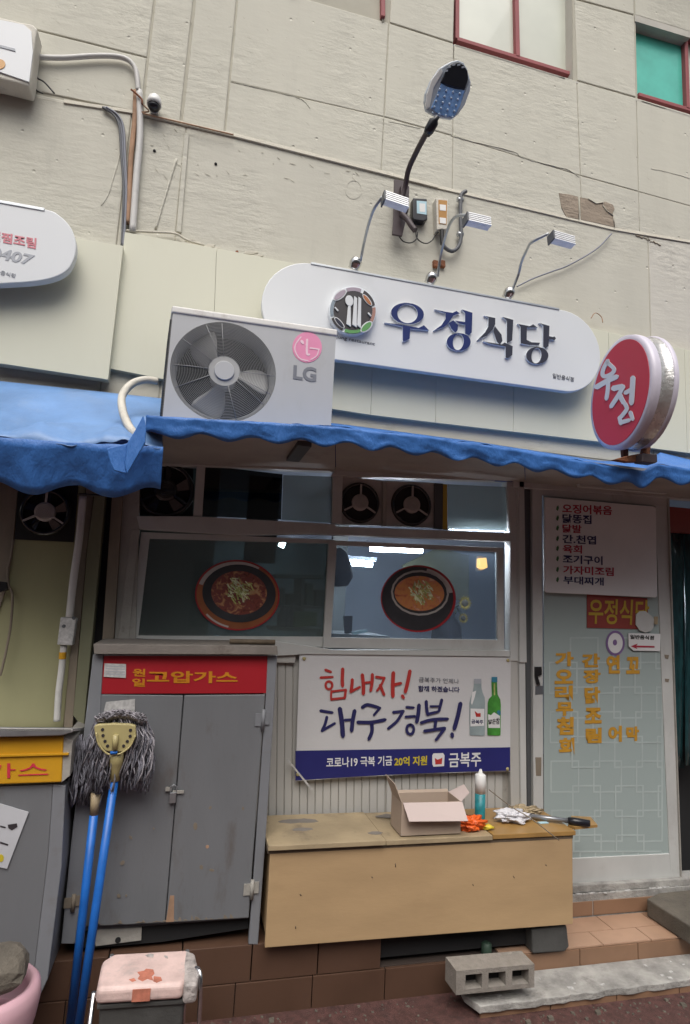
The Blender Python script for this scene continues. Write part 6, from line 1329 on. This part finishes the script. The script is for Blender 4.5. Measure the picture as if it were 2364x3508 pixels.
q.build('block', 'block', cbk_)
MB().prism([p+bdir*0.55 for p in blk(0.05,0.98,hh0,hh1)], bdir*0.1).build('hole_shade', 'black_void', cbk_)  # black sheet inside the block, painting the shade of its holes
cpz = MB()
for i in range(34):
    x = U(1.82,2.7); cpz.obox((x, -0.042-U(0,0.012), 0.206+U(0,.003)), Vector((U(.004,.016),0,0)), Vector((0,U(.002,.006),0)), Vector((0,0,U(.001,.003))))
for i in range(22):
    x = U(1.3,2.9); cpz.obox((x, -U(0.31,0.47), 0.0255), Vector((U(.003,.012),U(-.004,.004),0)), Vector((0,U(.002,.007),0)), Vector((0,0,U(.0005,.002))))
o = cpz.build('paint_chips', 'sticker'); o['kind'] = 'stuff'; o['label'] = 'white paint and mortar chips scattered on the door threshold and kerb'; o['category'] = 'debris'
# stone slab at the right
sl3 = MB(); Z3 = 0.19; fpz = [G(*p, Z3) for p in kk([(1368,105),(1568,232),(1568,96)])]
q0, q1 = fpz[0], fpz[1]; sl3.prism([q0, q1, Vector((3.4,q1.y-0.05,Z3)), Vector((3.4,-0.03,Z3)), Vector((q0.x+0.12,-0.06,Z3))], (0,0,-0.085)); tag(sl3.build('stone_slab', 'stone_dark', None, 0.006), 'dark rough stone slab on the doorstep at the right edge', 'stone slab')

# ================================================================== STOOL, BASIN, STONE
cs_ = lambda pts: cr(0,3100,900,pts)
stl = thing('folding_stool', 'folding stool with worn pink vinyl seat patched with tape', 'stool', (-0.05,-0.68,ZG))
SZ = 0.40; q = [G(*p, SZ) for p in cs_([(575,500),(1095,470),(1165,300),(1120,262),(680,285),(610,330)])]
o = MB().prism(q, (0,0,-0.05)).build('seat', 'vinyl_pink', stl, 0.016, 4)
q2 = [G(*p, SZ+0.0015) for p in cs_([(1102,262),(1165,285),(1190,390),(1180,470),(1100,480),(1090,360)])]; MB().prism(q2, (0,0,-0.06)).build('tape', 'tape', stl, 0.012, 3)
for tp_ in ([(820,400),(860,392),(872,380),(915,385),(922,410),(905,425),(915,450),(880,440),(850,455),(822,440),(835,420)], [(770,445),(800,436),(812,450),(790,458)], [(918,425),(960,430),(968,450),(935,462),(915,455)], [(980,300),(1000,305),(1003,318),(985,315)], [(890,290),(918,292),(915,312),(880,310),(868,300)]):
    MB().prism([G(*p, SZ+0.0012) for p in cs_(tp_)], (0,0,-0.002)).build('tear', 'tear_red' if tp_[0][1] > 390 else 'tape', stl)
q3 = [P(*p, 0.792) for p in cs_([(812,475),(925,465),(918,505),(825,522)])]
fa0 = G(*cs_([(575,500)])[0], SZ); fb0 = G(*cs_([(1095,470)])[0], SZ); md = (fa0+fb0)/2; dd_ = (fb0-fa0).normalized(); MB().obox(md+Vector((0.005,-0.0015,-0.026)), dd_*0.028, Vector((0,0.001,0)), Vector((0,0,0.018))).build('tear', 'tear_red', stl)
la_ = G(*cs_([(562,520)])[0], SZ-0.03); ra_ = G(*cs_([(1190,440)])[0], SZ-0.02)
MB().tube([la_, Vector((la_.x-0.012, la_.y-0.05, ZG))], 0.0075, 10).build('leg', 'chrome', stl)
MB().tube(smoothline([ra_+Vector((-0.02,0.04,0.01)), ra_+Vector((0.004,0.0,0)), Vector((ra_.x+0.008, ra_.y-0.03, 0.15)), Vector((ra_.x-0.01, ra_.y-0.05, ZG))],5), 0.0075, 10).build('leg', 'chrome', stl)
MB().tube([la_+Vector((0.03,0.2,0)), Vector((la_.x+0.03, la_.y+0.26, ZG))], 0.0075, 10).build('leg', 'chrome', stl); MB().tube([ra_+Vector((-0.04,0.17,0)), Vector((ra_.x-0.03, ra_.y+0.2, ZG))], 0.0075, 10).build('leg', 'chrome', stl)
tb = thing('plastic_tub', 'dark grey plastic tub tucked beneath the pink stool seat', 'tub', (-0.05,-0.66,ZG)); t0x, t1x = fa0.x+0.012, fb0.x+0.012
MB().prism([(t0x,fa0.y+0.02,0.34),(t1x,fb0.y+0.02,0.34),(t1x-0.02,fb0.y+0.04,ZG+0.001),(t0x+0.02,fa0.y+0.04,ZG+0.001)], (0,0.17,0)).build('tub_body', 'tub_dark', tb, 0.01, 3); MB().prism([(t0x-0.006,fa0.y+0.012,0.345),(t1x+0.006,fb0.y+0.012,0.345),(t1x+0.006,fb0.y+0.012,0.33),(t0x-0.006,fa0.y+0.012,0.33)], (0,0.18,0)).build('tub_rim', 'tub_dark', tb, 0.004)
# pink basin with stone
bp = G(*cs_([(30,560)])[0], 0.33); bcx, bcy = P(20,3400,0.72).x-0.05, -0.74
zr = P(150,3345,0.72).z
MB_ = MB(); MB_.lathe([(0.085,ZG+0.001),(0.10,ZG+0.03),(0.125,zr-0.19),(0.148,zr-0.10),(0.155,zr-0.045),(0.15,zr-0.012),(0.135,zr+0.003),(0.12,zr-0.002),(0.115,zr-0.03),(0.11,zr-0.1)], (bcx,bcy,0), (0,0,1), 48); tag(MB_.build('plastic_basin', 'basin_pink'), 'pale pink plastic basin at the lower left corner under a rough stone', 'basin')
q = crumple('stone', (0,0,0), 1, 'stone_dark', (1,1,1), 4, 3, 0.1)
me = q.data
for v in me.vertices:
    c_ = v.co.copy(); k = max(abs(c_.x),abs(c_.y),abs(c_.z)); c_ = c_*(0.55+0.45/k if k else 1); v.co = Vector((c_.x*0.135, c_.y*0.09, c_.z*0.05))
q.location = (bcx-0.02, bcy-0.03, zr+0.046); q.rotation_euler = (rad(6), rad(-8), rad(12)); tag(q, 'rough grey brown stone lying across the pink basin', 'stone')
